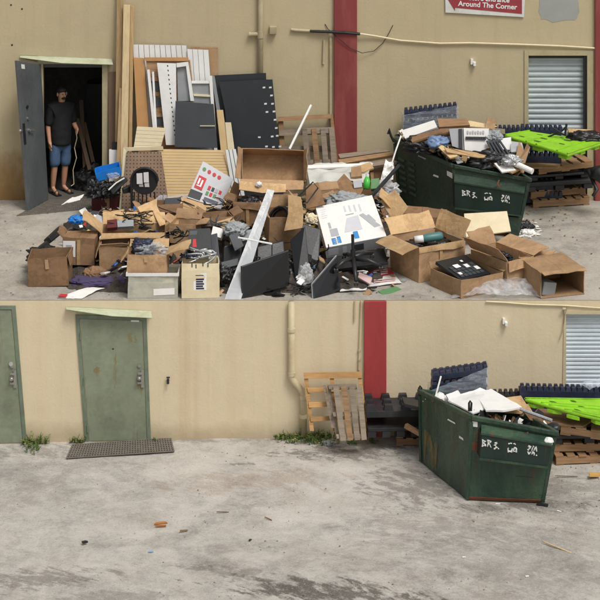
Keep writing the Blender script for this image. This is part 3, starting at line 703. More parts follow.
grating('dark worn floor grating in front of the closed green door', [(72, 446), (171.5, 438.8), (175, 452.5), (66, 459.5)], MATM, GLz, 40, 7)

# weeds
def weeds(label, blobs, seed, group='weeds along the wall', G=GL, hs=1):
    rn = random.Random(seed); b = B(); b2 = B(); base = None
    for (px, py, rx, ry, n, h) in blobs:
        for _ in range(int(n * .5)):
            a = rn.uniform(0, 6.28); rr = math.sqrt(rn.random())
            g = G(px + rx * rr * math.cos(a), py + ry * rr * math.sin(a)); g.y = min(g.y, YW - .03 if G is GU else -.05)
            if base is None: base = g.copy()
            hh = h * .72 * rn.uniform(.35, 1.1) * (1 - .5 * rr); ang = rn.uniform(0, 6.28); ln = rn.uniform(.15, .7) * hh
            tip = g + Vector((math.cos(ang) * ln, math.sin(ang) * ln * .6 - .02, hh)); mid = g.lerp(tip, .55) + Vector((0, 0, .12 * hh))
            tgt = b if rn.random() < .6 else b2
            side = Vector((math.sin(ang), -math.cos(ang), rn.uniform(-.3, .3))).normalized()
            if rn.random() < .62:                                     # blade
                wv = side * rn.uniform(.004, .008)
                v = [tgt.bm.verts.new(p) for p in (g - wv, g + wv, mid + wv * 1.2, tip, mid - wv * 1.2)]; tgt.bm.faces.new(v)
            else:                                                     # stem of leaves
                for k in range(rn.randint(3, 6)):
                    p = g.lerp(tip, rn.uniform(.3, 1)); a2 = rn.uniform(0, 6.28); L = rn.uniform(.02, .05)
                    d = Vector((math.cos(a2), math.sin(a2), rn.uniform(-.3, .6))).normalized() * L; s2 = d.cross(Vector((0, 0, 1))).normalized() * L * rn.uniform(.25, .4)
                    tgt.bm.faces.new([tgt.bm.verts.new(q) for q in (p, p + d * .5 + s2, p + d, p + d * .5 - s2)])
                wv = side * .003; tgt.bm.faces.new([tgt.bm.verts.new(q) for q in (g - wv, g + wv, tip)])
    r = root('weed_clump', label, 'weeds', base, group)
    mk('leaves', b, LEAF, r); 
    if len(b2.bm.faces): mk('dry_leaves', b2, LEAF2, r)
weeds('broad patch of green weeds at the foot of the drainpipe and leaning pallets', [(300, 437, 26, 7, 420, .22), (322, 441, 20, 6, 300, .24), (282, 434, 8, 3, 60, .2)], 1)
weeds('sparse weeds between the two grey green doors', [(38, 438, 14, 4, 130, .28), (33, 449, 7, 6, 110, .16), (27, 446, 6, 3, 40, .14)], 2)
weeds('small weed tuft beside the left jamb of the middle green door', [(78, 440, 7, 2.5, 90, .24)], 3)
weeds('tiny weed sprout beside the right jamb of the middle green door', [(156, 437.5, 4, 1.5, 45, .1)], 4)
weeds('weed sprigs growing at the foot of the grey leaning pallet', [(352, 443, 7, 2.5, 90, .14), (372, 442, 4, 2, 45, .16)], 5)
weeds('weed sprig behind the black plastic pallets by the red pillar', [(397, 433, 4, 1.5, 45, .62)], 6)

# leaning pallets
def LW(px, py, Y): return P(px, py, Y)
WP = 'wooden pallets leaning on the wall of the lower yard'
o, x, y = P(309, 431, -.42), P(368, 431, -.42), P(305, 372, -.16)
r = root('wooden_pallet', 'new yellowish wooden pallet frame leaning on the wall beside the drainpipe', 'pallet', o, WP)
def pbar(name, a, b_, t, mat, dep=.05, par=None):
    mk(name, B().panel([P(*a[0]), P(*a[1]), P(*b_[1]), P(*b_[0])], dep), mat, par)
def ly(py): return -.42 + (431 - py) / 59 * .28
def lq(pts): return [P(px, py, ly(py)) for px, py in pts]
for pts in ([(304, 378), (308, 378), (314, 431), (310, 431)], [(330, 378), (334, 378), (338, 431), (333, 431)], [(358, 378), (362, 378), (368, 431), (363, 431)]): mk('stringer', B().panel(lq(pts), .05), WOODN, r)
for pts in ([(303.5, 372), (361.5, 371), (362, 377.5), (304, 378.2)], [(307, 387), (340, 386), (341, 391), (308, 392)], [(308.5, 401.5), (340, 401), (341, 405.5), (309, 407)], [(310, 416), (345, 415), (346, 419), (311, 421)]): mk('deck_board', B().panel([p + Vector((0, -.022, 0)) for p in lq(pts)], .02), WOODN, r)
o, x, y = P(338, 441.5, -.72), P(368, 440.5, -.62), P(327, 385.5, -.42)
r = root('wooden_pallet', 'weathered grey slatted wooden pallet leaning in front of the new one', 'pallet', P(345, 441, -.7), WP)
def ly2(py): return -.74 + (442 - py) / 56 * .3
def lq2(pts, off=0): return [P(px, py, ly2(py) + off) for px, py in pts]
for k, (x0_, x1_) in enumerate(((333, 338.5), (341, 346.5), (349, 354.5), (356.8, 362))):
    sh_ = 6; mk('deck_board', B().panel(lq2([(x0_, 386.5 + k * .1), (x1_, 386.3), (x1_ + sh_ - k * .9 + 1.5, 440.5 - k * .3), (x0_ + sh_ - k * .9 + 1.5, 441 - k * .3)]), .02), (WOODG, WOODB, WOODG, WOODG)[k], r)
for k, (x0_, y0_) in enumerate(((323, 385), (327, 384.5))): mk('deck_board', B().panel(lq2([(x0_, y0_), (x0_ + 3, y0_), (x0_ + 12, 428 + k * 6), (x0_ + 8.5, 428 + k * 6)], .1), .02), WOODG, r)
for k, (y0_, xo) in enumerate(((384.5, 0), (412, 4.5), (434, 8))): mk('stringer', B().panel(lq2([(328 + xo, y0_), (356.5 + xo, y0_ - .3), (357 + xo, y0_ + 4.4), (329 + xo, y0_ + 4.6)], .022), .07), WOODG, r)
mk('crumpled_bag', B().blob(GL(316, 432) + Vector((0, 0, .05)), (.11, .09, .07), 5, .35, 2.5, 3), WHITEP, None, 'white crumpled bag lying in the weeds under the yellowish pallet', 'bag', smooth=True)
mk('crumpled_bag', B().blob(GL(329, 445) + Vector((0, 0, .03)), (.09, .05, .04), 8, .35, 2.5, 3), CLEAR, None, 'flattened clear plastic scrap on the ground at the edge of the weeds', 'bag', smooth=True)

# black plastic pallets behind the dumpster, low stack
def plastic_pallet(name, label, o, ex, ey, wd, dp, h, mat, group, teeth=7, th=.09, up=True, slots=True, cat='plastic pallet'):
    """slab with rows of feet; up: feet point to the sky. o corner, ex/ey unit vectors"""
    ex, ey = Vector(ex).normalized(), Vector(ey).normalized(); ez = ex.cross(ey).normalized()
    m = Matrix((ex, ey, ez)).transposed().to_4x4(); m.translation = Vector(o)
    r = root(name, label, cat, m, group)
    b = B().box(0, wd, 0, dp, 0, h)
    mk('deck', b, mat, r, local=True, bevel=.006)
    k = 0
    for row in range(3):
        y = row * (dp - .1) / 2
        for i in range(teeth):
            x = i * (wd - wd / teeth * .6) / (teeth - 1); w_ = wd / teeth * .6
            z0 = h + .0005 if up else -th; z1 = h + th if up else -.0005
            bb = B().hexa([(x, y, z0), (x + w_, y, z0), (x + w_, y + .1, z0), (x, y + .1, z0)] + [(x + w_ * .12, y + .01, z1), (x + w_ * .88, y + .01, z1), (x + w_ * .88, y + .09, z1), (x + w_ * .12, y + .09, z1)]) if up else B().box(x, x + w_, y, y + .1, z0, z1)
            mk('foot', bb, mat, r, local=True)
    return r
BP = 'black plastic pallets stacked by the red pillar'
g = GL(369, 441); ex = Vector((1, .06, 0)); ey = Vector((-.06, 1, 0))
pallet('wooden_pallet', 'brown wooden pallet under the black plastic pallets behind the dumpster', TR(GL(396, 446) + Vector((0, 0, .0)), rz=-4), .8, .5, .12, WOODB, 6, 'wooden pallets on the ground of the lower yard')
plastic_pallet('plastic_pallet', 'lower black plastic pallet resting on wood behind the dumpster', P(368, 432, -.62), ex, ey, 1.1, .5, .05, BLKPL, BP, 6, .08, up=False)
plastic_pallet('plastic_pallet', 'upper black plastic pallet with raised feet beside the red pillar', P(366.5, 418, -.60) , ex, ey, 1.1, .5, .09, BLKPL, BP, 5, .07)
mk('plastic_board', B().hexa([P(404, 407, -.75), P(424, 412, -.8), P(424, 405, -.5), P(402, 400, -.5)] + [p + Vector((0, 0, .05)) for p in (P(404, 407, -.75), P(424, 412, -.8), P(424, 405, -.5), P(402, 400, -.5))]), BLACK, None, 'black slab tilted on top of the stack behind the dumpster', 'board', bevel=.008)
mk('wood_plank', B().panel([P(405, 424, -.78), P(420, 433, -.95), P(420, 437, -.95), P(404, 428, -.78)], .06), WOODB, None, 'brown plank poking out beside the left wall of the dumpster', 'plank')

# ------------------------------------------------------------------ dumpsters
def dumpster(label, A, Bc, Dk, Cc, A2, B2, D2, C2, mat, pocket, marks, extras, group=None, louvers=None):
    """four foot points and four rim points (front left, front right, back right, back left), world"""
    r = root('dumpster', label, 'dumpster', (A + Bc + Cc + Dk) / 4, group)
    b = B(); ft, rim = [A, Bc, Cc, Dk], [A2, B2, C2, D2]; ce = sum(rim, Vector()) / 4; cf = sum(ft, Vector()) / 4
    t = .03; fi = [p + (cf - p).normalized() * t * 1.5 + Vector((0, 0, .03)) for p in ft]; ri = [p + (ce - p).normalized() * t * 1.5 for p in rim]
    V = lambda ps: [b.bm.verts.new(p) for p in ps]
    f, q, g, h = V(ft), V(rim), V(fi), V(ri)
    for i in range(4):
        j = (i + 1) % 4
        b.bm.faces.new((f[i], f[j], q[j], q[i])); b.bm.faces.new((g[j], g[i], h[i], h[j])); b.bm.faces.new((q[i], q[j], h[j], h[i]))
    b.bm.faces.new(f[::-1]); b.bm.faces.new(g)
    mk('bin', b, mat, r)
    for i in range(4):
        p, s_ = rim[i], rim[(i + 1) % 4]; out = ((p + s_) / 2 - ce); out.z = 0; out.normalize(); z = Vector((0, 0, .05))
        mk('rim', B().hexa([p + out * .035 - z, s_ + out * .035 - z, s_ - out * .03 - z, p - out * .03 - z, p + out * .035 + z * .3, s_ + out * .035 + z * .3, s_ - out * .03 + z * .3, p - out * .03 + z * .3]), mat, r, bevel=.012)
    def face(u, v, off=0, side='f'):
        a0, a1, b0, b1 = (A, Bc, A2, B2) if side == 'f' else (Dk, A, D2, A2)
        p = (a0 * (1 - u) + a1 * u) * (1 - v) + (b0 * (1 - u) + b1 * u) * v
        n = (a1 - a0).cross(b0 - a0).normalized()
        return p + n * off
    # corner and edge ribs
    for s_, u in (('f', .0), ('f', .985), ('s', .0)):
        mk('corner_post', B().hexa([face(u - .012, 0, .0, s_), face(u + .03, 0, .0, s_), face(u + .03, 0, .012, s_), face(u - .012, 0, .012, s_)] + [face(u - .012, .93, .0, s_), face(u + .03, .93, .0, s_), face(u + .03, .93, .012, s_), face(u - .012, .93, .012, s_)]), mat, r)
    mk('base_skid', B().hexa([face(.02, 0, .004), face(.96, 0, .004), face(.96, 0, -.08), face(.02, 0, -.08)] + [face(.02, .035, .02), face(.96, .035, .02), face(.96, .035, -.07), face(.02, .035, -.07)]), RUST, r)
    # fork pocket
    u0, u1, v0, v1, vs, dp = pocket
    k = B(); 
    k.bm.faces.new([k.bm.verts.new(p) for p in (face(u0, v0, dp), face(u1, v0, dp), face(u1, v1, dp), face(u0, v1, dp))])
    k.bm.faces.new([k.bm.verts.new(p) for p in (face(u1, v0, dp), face(u0, v0, dp), face(u0, v0, .002), face(u1, v0, .002))])
    k.bm.faces.new([k.bm.verts.new(p) for p in (face(u0 + .004, v0, dp * .96), face(u0 + .004, v1, dp * .96), face(u0 - .008, vs, .004), face(u0 - .008, v0, .004))])
    k.bm.faces.new([k.bm.verts.new(p) for p in (face(u1 - .004, v0, dp * .96), face(u1 - .004, v1, dp * .96), face(u1 - .014, vs, .004), face(u1 - .014, v0, .004))])
    fp = mk('fork_pocket', k, mat if False else POCK, r, bevel=.008)
    lip = .018
    mk('pocket_top', B().hexa([face(u0 - .004, v1 - .004, dp + .012), face(u1 + .004, v1 - .004, dp + .012), face(u1 - .006, vs - .03, .002), face(u0 - .012, vs - .03, .002), face(u0 - .004, v1 + lip, dp + .012), face(u1 + .004, v1 + lip, dp + .012), face(u1 - .006, vs, .002), face(u0 - .012, vs, .002)]), mat, fp)  # kept in bin green, so the sky-lit slope is painted lighter than the face
    mk('pocket_lip', B().hexa([face(u0 - .004, v0 - .018, dp + .014), face(u1 + .004, v0 - .018, dp + .014), face(u1 + .004, v0 - .018, dp - .03), face(u0 - .004, v0 - .018, dp - .03), face(u0 - .004, v0 + .006, dp + .014), face(u1 + .004, v0 + .006, dp + .014), face(u1 + .004, v0 + .006, dp - .03), face(u0 - .004, v0 + .006, dp - .03)]), mat, fp)
    mk('pocket_end', B().hexa([face(u0 - .045, v0, .003), face(u0 - .002, v0, dp * .98), face(u0 - .002, v0, .003), face(u0 - .03, v0, .003), face(u0 - .045, v1, .003), face(u0 - .002, v1, dp * .98), face(u0 - .002, v1, .003), face(u0 - .03, v1, .003)]), BLACKM, fp)  # solid black block, paints in the dark of the pocket's open end
    # stencilled marks
    rn = random.Random(7)
    for (mu, mv, segs) in marks:
        bb = B()
        for s_ in segs:
            raw = [face(mu + du * .0088, mv + dv * .0092, dp + .002) for du, dv in s_]; pts = []
            for p_, q_ in zip(raw, raw[1:]):
                for t_ in (0, .35, .7): pts.append(p_.lerp(q_, t_) + Vector((rn.uniform(-1, 1), 0, rn.uniform(-1, 1))) * .006)
            pts.append(raw[-1]); bb.tube(pts, [rn.uniform(.005, .0135) for _ in pts], 5)
        mk('stencil_mark', bb, STENC, fp)
    for (nm, sd_, u, v, du, dv, m_) in extras:
        off = .004
        rn2 = random.Random(nm + str(u)); j = lambda: rn2.uniform(-.12, .12)
        mk(nm, B().panel([face(u + du * j(), v + dv * j(), off, sd_), face(u + du * (1 + j()), v + dv * j(), off, sd_), face(u + du * (1 + j()), v + dv * (1 + j()), off, sd_), face(u + du * j(), v + dv * (1 + j()), off, sd_)], .003), m_, r)
    if louvers:
        for i in range(louvers[2]):
            for c_ in range(2):
                u, v = louvers[0] + c_ * .17, louvers[1] + i * .085
                l_ = B().hexa([face(u, v, .001, 's'), face(u + .11, v - .01, .001, 's'), face(u + .11, v - .01, .03, 's'), face(u, v, .03, 's'), face(u, v + .03, .001, 's'), face(u + .11, v + .02, .001, 's'), face(u + .11, v + .02, .006, 's'), face(u, v + .03, .006, 's')])
                mk('louver', l_, mat, r)
    return r, face
A, Bc, Dk = GL(467, 500.5), GL(543.5, 503.5), GL(420.5, 462); Cc = Bc + (Dk - A) * .95
A2 = P(471, 416, A.y - .02); B2 = P(556.5, 432, Bc.y - .06); D2 = P(419.5, 390, Dk.y); C2 = P(502, 401, Cc.y + .02)
for p in (A, Bc, Dk, Cc): p.z += .015
MARKS = [(.16, .57, [[(0, 0), (0, 9), (4, 7), (1, 4.5), (5, 2), (0, 0)], [(7, 0), (7, 9), (11, 8), (8, 5), (12, 0)]]), (.30, .56, [[(0, 8), (4, 9), (0, 5), (4, 3), (0, 0)], [(5, 2), (7, 1)]]),
         (.47, .60, [[(0, 6), (4, 6.5)], [(6, 7), (9, 6)], [(0, 0), (0, -5), (5, -5), (5, 0)], [(8, 1), (7, -4), (12, -4), (10, 1), (8, 1)]]),
         (.70, .60, [[(0, 6), (3, 7), (0, 1)], [(5, 1), (7, 8)], [(8, 1), (10, 8), (12, 1)], [(0, -1), (2, -5), (4, -1)], [(6, -5), (6, -1), (9, -1), (9, -5)], [(12, -5), (13, -4)]])]
dmp, dface = dumpster('dark green dumpster piled with white boards standing on the lower yard', A, Bc, Dk, Cc, A2, B2, D2, C2, DUMP, (.14, .965, .575, .87, .93, .17), [(mu, mv + .155, g_) for mu, mv, g_ in MARKS],
    [('sticker', 'f', .012, .885, .07, .055, WHITEP), ('sticker', 's', .56, .80, .15, .022, WHITEP), ('sticker', 's', .80, .66, .08, .03, WHITEP), ('rust_patch', 'f', .0, .60, .13, .10, RUST), ('scrape_mark', 'f', .60, .33, .2, .012, DUMPD)])
def rustfilm(pts, par): return mk('rust_stain', B().panel(pts, .0008), RSTN, par)
rustfilm([dface(.08, .05, .006, 's'), dface(.35, .05, .006, 's'), dface(.38, .45, .006, 's'), dface(.1, .5, .006, 's')], dmp)
b = B(); h0 = P(528, 431, A.y - .14); b.tube([h0, h0 + Vector((-.02, -.03, -.05)), h0 + Vector((.0, -.03, -.1)), h0 + Vector((.03, -.03, -.06))], .014, 8)
mk('latch_hook', b, RUST, dmp)
mk('rag', B().blob(dface(.93, .9, .1), (.055, .05, .05), 3, .4, 2, 3), WHITEP, None, 'white rag stuck on top of the fork pocket of the lower dumpster', 'rag', smooth=True)
for px, py, Y in ((470, 403, A.y + .1), (420, 388, Dk.y)):
    mk('lid_hinge', B().tube([P(px - 1, py + 8, Y), P(px - 1, py, Y), P(px, py - 2, Y), P(px + 1.5, py, Y), P(px + 1, py + 8, Y)], .014, 8), BLACKM, dmp)
# what lies on the lower dumpster
WB = 'white sheets lying on the lower dumpster'
for lab, pts, m_ in (('left white board lying across the top of the lower dumpster', [(448, 399, -1.72), (478, 391.5, -1.2), (497, 402.5, -1.62), (473, 413, -2.02)], WHITE),
                     ('right white board overlapping the left one on the lower dumpster', [(474, 394, -1.28), (491, 390.5, -1.12), (522, 408.5, -1.86), (503, 412.5, -2.0), (486, 411, -1.96)], WHITEP),
                     ('narrow white strip board at the back of the lower dumpster', [(459, 394.5, -1.35), (480, 388.5, -1.05), (486, 390, -1.08), (464, 397.5, -1.42)], WHITEP),
                     ('small white board tipped at the left end of the lower dumpster', [(446, 394, -1.42), (458, 390, -1.25), (462, 396, -1.4), (450, 401, -1.55)], WHITE)):
    q = [P(*p) for p in pts]; b = B().panel(q, .02)
    bmesh.ops.subdivide_edges(b.bm, edges=b.bm.edges[:], cuts=5, use_grid_fill=True)
    for v in b.bm.verts: v.co.z += .03 * noise.noise(v.co * 3.1 + Vector((len(lab), 0, 0))) + .01 * noise.noise(v.co * 9)
    mk('white_board', b, m_, None, lab, 'board', WB)
rn = random.Random(31); 
for lab, m_, n_ in (('brown scraps jammed along the rim of the lower dumpster', CARDD, 34), ('black plastic bits jammed along the rim of the lower dumpster', BLACK, 34), ('white shreds jammed along the rim of the lower dumpster', WHITEP, 24)):
    b = B()
    for _ in range(n_):
        t = rn.random(); px, py, Y = rn.choice([(424 + 46 * t, 397 + 18 * t, -1.05 - 1.0 * t), (478 + 70 * t, 415 + 15 * t, -2.0 - .05 * t), (500 + 45 * t, 402 + 20 * t, -1.4 - .6 * t)])
        T = Matrix.Translation(P(px + rn.uniform(-3, 3), py + rn.uniform(-2, 3), Y + .1)) @ Euler((rn.uniform(-1, 1), rn.uniform(-1, 1), rn.uniform(0, 6)), 'XYZ').to_matrix().to_4x4(); s_ = rn.uniform(.03, .1)
        b.box(-s_, s_, -s_ * .5, s_ * .5, 0, s_ * .12, T)
    mk('loose_litter', b, m_, kind='stuff', label=lab, cat='litter')
mk('plywood_sheet', B().panel([P(498, 400, -1.3), P(521, 397, -1.2), P(528, 408, -1.7), P(521, 414, -1.85), P(505, 413, -1.8)], .02), CARDL, None, 'tan plywood scrap under the white board at the right side of the lower dumpster', 'plywood')
mk('metal_rail', B().tube([P(520, 409, -1.98), P(552, 420.5, -2.2)], .022, 8), SILV, None, 'thin pale metal rail sticking out over the right rim of the lower dumpster', 'rail')
mk('rubbish_bag', B().blob(P(553, 428, -1.95), (.09, .09, .07), 9, .3, 2, 3), BLKBAG, None, 'black bag hanging over the right corner of the lower dumpster', 'bag', smooth=True)
mk('carton_scrap', B().panel([P(524, 412, -1.8), P(540, 416, -1.95), P(545, 424, -2.05), P(530, 420, -1.95)], .02), CARDD, None, 'brown torn carton scrap inside the right end of the lower dumpster', 'cardboard')
mk('carton_scrap', B().panel([P(515, 404, -1.45), P(528, 404, -1.45), P(534, 414, -1.75), P(520, 414, -1.75)], .03), CARD, None, 'brown carton panel behind the metal rail on the lower dumpster', 'cardboard')
mk('rubbish_bag', B().blob(P(441, 401, -1.3), (.1, .12, .09), 12, .35, 2.5, 3), WHITEP, None, 'white crumpled bag in the left end of the lower dumpster', 'bag', smooth=True)
mk('white_rod', B().tube([P(434, 402, -1.3), P(441, 376, -1.2)], .012, 6), WHITE, None, 'thin white rod standing up in the left end of the lower dumpster', 'rod')

# stretch wrapped plastic pallets behind each dumpster
def wrapped_stack(label, fl, fr, tl, tr, Y, dep, mat, layers, group, film_from, teeth=9, mp2=None):
    """pallets stacked feet up with clear film round them: four pixel corners of the front face at depth Y"""
    def at(u, v, y=0): 
        a = P(*fl, Y).lerp(P(*fr, Y), u); b_ = P(*tl, Y).lerp(P(*tr, Y), u); p = a.lerp(b_, v); p.y += y; return p
    r = root('pallet_stack', label, 'pallet stack', P((fl[0] + fr[0]) / 2, (fl[1] + fr[1]) / 2, Y), group)
    for k in range(layers):
        v0, v1 = k / layers, (k + .55) / layers; ins = .012 * (k % 2)
        mk('deck', B().hexa([at(ins, v0), at(1 - ins, v0), at(1 - ins, v0, dep), at(ins, v0, dep), at(ins, v1), at(1 - ins, v1), at(1 - ins, v1, dep), at(ins, v1, dep)]), mp2 if (mp2 and k < layers / 2) else mat, r)
        for row in ((0, dep - .08) if k < layers - 1 else (0, dep * .5)):
            for i in range(teeth):
                u0 = .01 + i * (.98 - .06) / (teeth - 1); w_ = .8 / teeth; vt = (k + .86) / layers
                mk('foot', B().hexa([at(u0, v1 + .001, row), at(u0 + w_, v1 + .001, row), at(u0 + w_, v1 + .001, row + .07), at(u0, v1 + .001, row + .07), at(u0 + w_ * .15, vt, row + .01), at(u0 + w_ * .85, vt, row + .01), at(u0 + w_ * .85, vt, row + .06), at(u0 + w_ * .15, vt, row + .06)]), mat, r)
    if film_from:
        b = B(); lo, hi0, hi1 = film_from; n = 26; off = .03; ring = []
        path = [(-.03, -off), (1.03, -off), (1.03, dep + off), (-.03, dep + off), (-.03, -off)]
        for s_ in range(4):
            for i in range(n if s_ % 2 == 0 else 6):
                t = i / (n if s_ % 2 == 0 else 6); ring.append((path[s_][0] * (1 - t) + path[s_ + 1][0] * t, path[s_][1] * (1 - t) + path[s_ + 1][1] * t))
        rows = 10; vs = []
        for j in range(rows + 1):
            row = []
            for (u, y) in ring:
                hi = hi0 * (1 - u) + hi1 * u; v = lo + (hi - lo) * j / rows
                p = at(u, v, y); nn = noise.noise(Vector((u * 9, v * 26 + y, j * .3))); p.y += .03 * nn * (1 if y < dep / 2 else -1); p.z += .012 * noise.noise(Vector((u * 5, j, 2)))
                row.append(b.bm.verts.new(p))
            vs.append(row)
        m_ = len(ring)
        for j in range(rows):
            for i in range(m_): b.bm.faces.new((vs[j][i], vs[j][(i + 1) % m_], vs[j + 1][(i + 1) % m_], vs[j + 1][i]))
        mk('stretch_film', b, FILM, r, smooth=True)
    return r
WS = 'stacks of plastic pallets'
wrapped_stack('navy plastic pallets wrapped in clear film behind the lower dumpster', (428, 418), (486, 410), (433, 372), (487, 364.5), -.98, .26, NAVY, 5, WS, (.05, .62, .95), mp2=NAVY)
wrapped_stack('black plastic pallet stack low against the wall behind the lower dumpster', (488, 425), (523, 425), (488, 391), (523, 390), -.5, .15, BLKPL, 3, WS, None, 7)
wrapped_stack('blue plastic pallet stack behind the green plastic pallet of the lower yard', (520, 425), (606, 425), (520, 385), (606, 387), -.66, .2, NAVY, 3, WS, None, 15)
# right hand stack of the lower yard
def deck_pallet(label, q, h, mat, group, holes=()):
    """a moulded pallet lying flat: four world corners of its top (front left, front right, back right, back left)"""
    q = [Vector(p) for p in q]
    n_ = (q[1] - q[0]).cross(q[3] - q[0]); e_ = Vector((0, CAMY, ZC)); d_ = q[2] - e_      # the far corner brought into the plane of the other three
    if abs(n_.dot(d_)) > 1e-4: q[2] = e_ + d_ * (n_.dot(q[0] - e_) / n_.dot(d_))
    r = root('plastic_pallet', label, 'plastic pallet', sum(q, Vector()) / 4 - Vector((0, 0, h)), group)
    def at(u, v, z=0): return (q[0] * (1 - u) + q[1] * u) * (1 - v) + (q[3] * (1 - u) + q[2] * u) * v + Vector((0, 0, z))
    t = h * .5
    mk('deck', B().hexa([at(0, 0, -t), at(1, 0, -t), at(1, 1, -t), at(0, 1, -t), at(0, 0), at(1, 0), at(1, 1), at(0, 1)]), mat, r, bevel=.02)
    for i in range(3):
        for j in range(3):
            u, v, d = .02 + i * .41, .03 + j * .4, .13
            mk('foot', B().hexa([at(u, v, -h), at(u + d, v, -h), at(u + d, v + d, -h), at(u, v + d, -h), at(u, v, -t - .001), at(u + d, v, -t - .001), at(u + d, v + d, -t - .001), at(u, v + d, -t - .001)]), mat, r, bevel=.006)
    if holes:
        for v_ in (.0, .16, .48, .64, .97): mk('rib', B().hexa([at(.005, v_, .001), at(.995, v_, .001), at(.995, v_ + .02, .001), at(.005, v_ + .02, .001), at(.005, v_, .012), at(.995, v_, .012), at(.995, v_ + .02, .012), at(.005, v_ + .02, .012)]), mat, r)
    for (u, v, du, dv) in holes:
        mk('hand_slot', B().panel([at(u + du * math.copysign(abs(math.cos(a)) ** .6, math.cos(a)), v + dv * math.copysign(abs(math.sin(a)) ** .6, math.sin(a)), .004) for a in [k * math.pi / 6 for k in range(12)]], .002), LIMED, r)
    return r
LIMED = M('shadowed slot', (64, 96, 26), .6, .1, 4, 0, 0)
PL = 'moulded plastic pallets lying flat'
WPG = 'wooden pallets on the ground of the lower yard'
g = GL(553, 464)
pallet('wooden_pallet', 'bottom wooden pallet of the pile beside the lower dumpster', TR(GL(556, 466), rz=7), 1.05, .8, .13, WOODB, 7, WPG)
pallet('wooden_pallet', 'second wooden pallet of the pile beside the lower dumpster', TR(GL(552, 464) + Vector((0, .03, .133)), rz=3), 1.05, .8, .13, WOODB, 7, WPG)
b0 = GL(552, 464) + Vector((0, .03, .268))
deck_pallet('black plastic pallet under brown sheets in the pile beside the lower dumpster', [b0 + Vector(p) for p in ((-.02, -.06, .14), (1.05, 0, .14), (1.0, .85, .14), (-.06, .8, .14))], .14, BLKPL, PL)
pallet('wooden_pallet', 'short broken wooden pallet under the green one in the lower yard', TR(b0 + Vector((.10, -.08, .145)), rz=-10, ry=4), .95, .75, .12, WOODB, 5, WPG)
mk('carton_sheet', B().panel([b0 + Vector(p) for p in ((-.35, -.02, .30), (.4, -.12, .27), (.85, .5, .28), (.0, .75, .30))], .02), CARDD, None, 'brown cardboard sheet directly under the lime green pallet of the lower yard', 'cardboard')
Yg = b0.y
deck_pallet('lime green plastic pallet on top of the pile in the lower yard', [P(573, 411.5, Yg - .15), P(628, 424, Yg - .35), P(609, 399, Yg + .55), P(524, 398, Yg + .1)], .11, LIME, PL, [(.22, .75, .035, .06), (.5, .55, .04, .05), (.52, .85, .03, .05), (.3, .3, .035, .06), (.75, .4, .03, .05)])
mk('film_scrap', B().sheet([P(580, 384, -.9), P(602, 377, -.9), P(608, 384, -1.0), P(590, 390, -1.0)], 12, 8, .05, 9, 3), FILM, None, 'clear film scrap draped over the blue pallets at the right edge of the lower yard', 'plastic film', smooth=True)

# litter on the lower yard
def chip(name, label, cat, px, py, w_, d_, t, mat, rz, G=GL, tilt=6, parent=None):
    g = G(px, py); b = B(); rn = random.Random(label); k = [(-.5, -.5), (.5, -.4), (.45, .5), (-.4, .45)]
    b.panel([(x * w_ * rn.uniform(.7, 1.1), y * d_ * rn.uniform(.7, 1.1), t * rn.uniform(.8, 1.4)) for x, y in k], t)
    o = mk(name, b, mat, None, label, cat, local=True); g.z = bumpy(g.x, g.y) + .002 if G is GL else g.z + .004; o.matrix_basis = TR(g, R(0), tilt * .5, rz); return o
chip('wood_scrap', 'rusty orange wood scrap lying in the middle of the lower yard', 'scrap', 160.5, 524, .16, .05, .016, M('rusty orange wood', (168, 112, 60), .8, .3, 20), 16)
chip('wood_scrap', 'second orange wood scrap touching the first in the lower yard', 'scrap', 161, 527, .15, .03, .012, M('burnt orange', (150, 92, 44), .8), 12)
chip('wood_scrap', 'small brown splinter right of the orange scrap', 'scrap', 184, 531, .12, .025, .012, CARDD, 20)
chip('plastic_scrap', 'faded blue plastic scrap on the lower yard', 'scrap', 151, 552, .07, .06, .006, M('pale blue scrap', (150, 176, 206), .6), 5)
chip('rubber_scrap', 'small black scrap left of the middle of the lower yard', 'scrap', 84.5, 545, .07, .05, .02, BLACK, 30)
chip('wood_stick', 'bare pale stick lying right of the dumpster in the lower yard', 'stick', 561, 549.5, .55, .018, .012, LUMB, -41)
chip('leaf_scrap', 'crumpled yellow leaf scrap at the right edge of the lower yard', 'leaf', 594, 478.5, .17, .09, .03, M('yellow leaf', (206, 160, 92), .7), 10)
chip('paper_scrap', 'white paper scrap in front of the lower dumpster', 'paper', 464, 558, .05, .03, .004, WHITEP, 0)
chip('paper_scrap', 'white paper scrap in the middle right of the lower yard', 'paper', 527, 577, .05, .03, .004, WHITEP, 20)
chip('paper_scrap', 'white scrap under the front wall of the lower dumpster', 'paper', 498, 503.5, .07, .03, .004, WHITEP, 0)
chip('paper_scrap', 'white scrap beside the right foot of the lower dumpster', 'paper', 559, 511.5, .07, .02, .004, WHITEP, -30)
chip('rubber_flap', 'flat black flap under the right foot of the lower dumpster', 'scrap', 543, 505.5, .2, .08, .008, BLACK, -15)
chip('wood_stick', 'thin grey stick below the pallet pile of the lower yard', 'stick', 567, 477.5, .32, .012, .01, WOODG, 2)
chip('wood_stick', 'long thin twig near the middle of the lower yard', 'stick', 222, 513, .16, .012, .01, CARDD, 8)
chip('rubber_scrap', 'dark scrap below the brown splinter of the lower yard', 'scrap', 250, 541, .05, .03, .01, BLACK, 60)
chip('wood_stick', 'bent twig right of the splinter in the lower yard', 'stick', 268, 520, .13, .012, .01, CARDD, -40)
rn = random.Random(4); b = B()
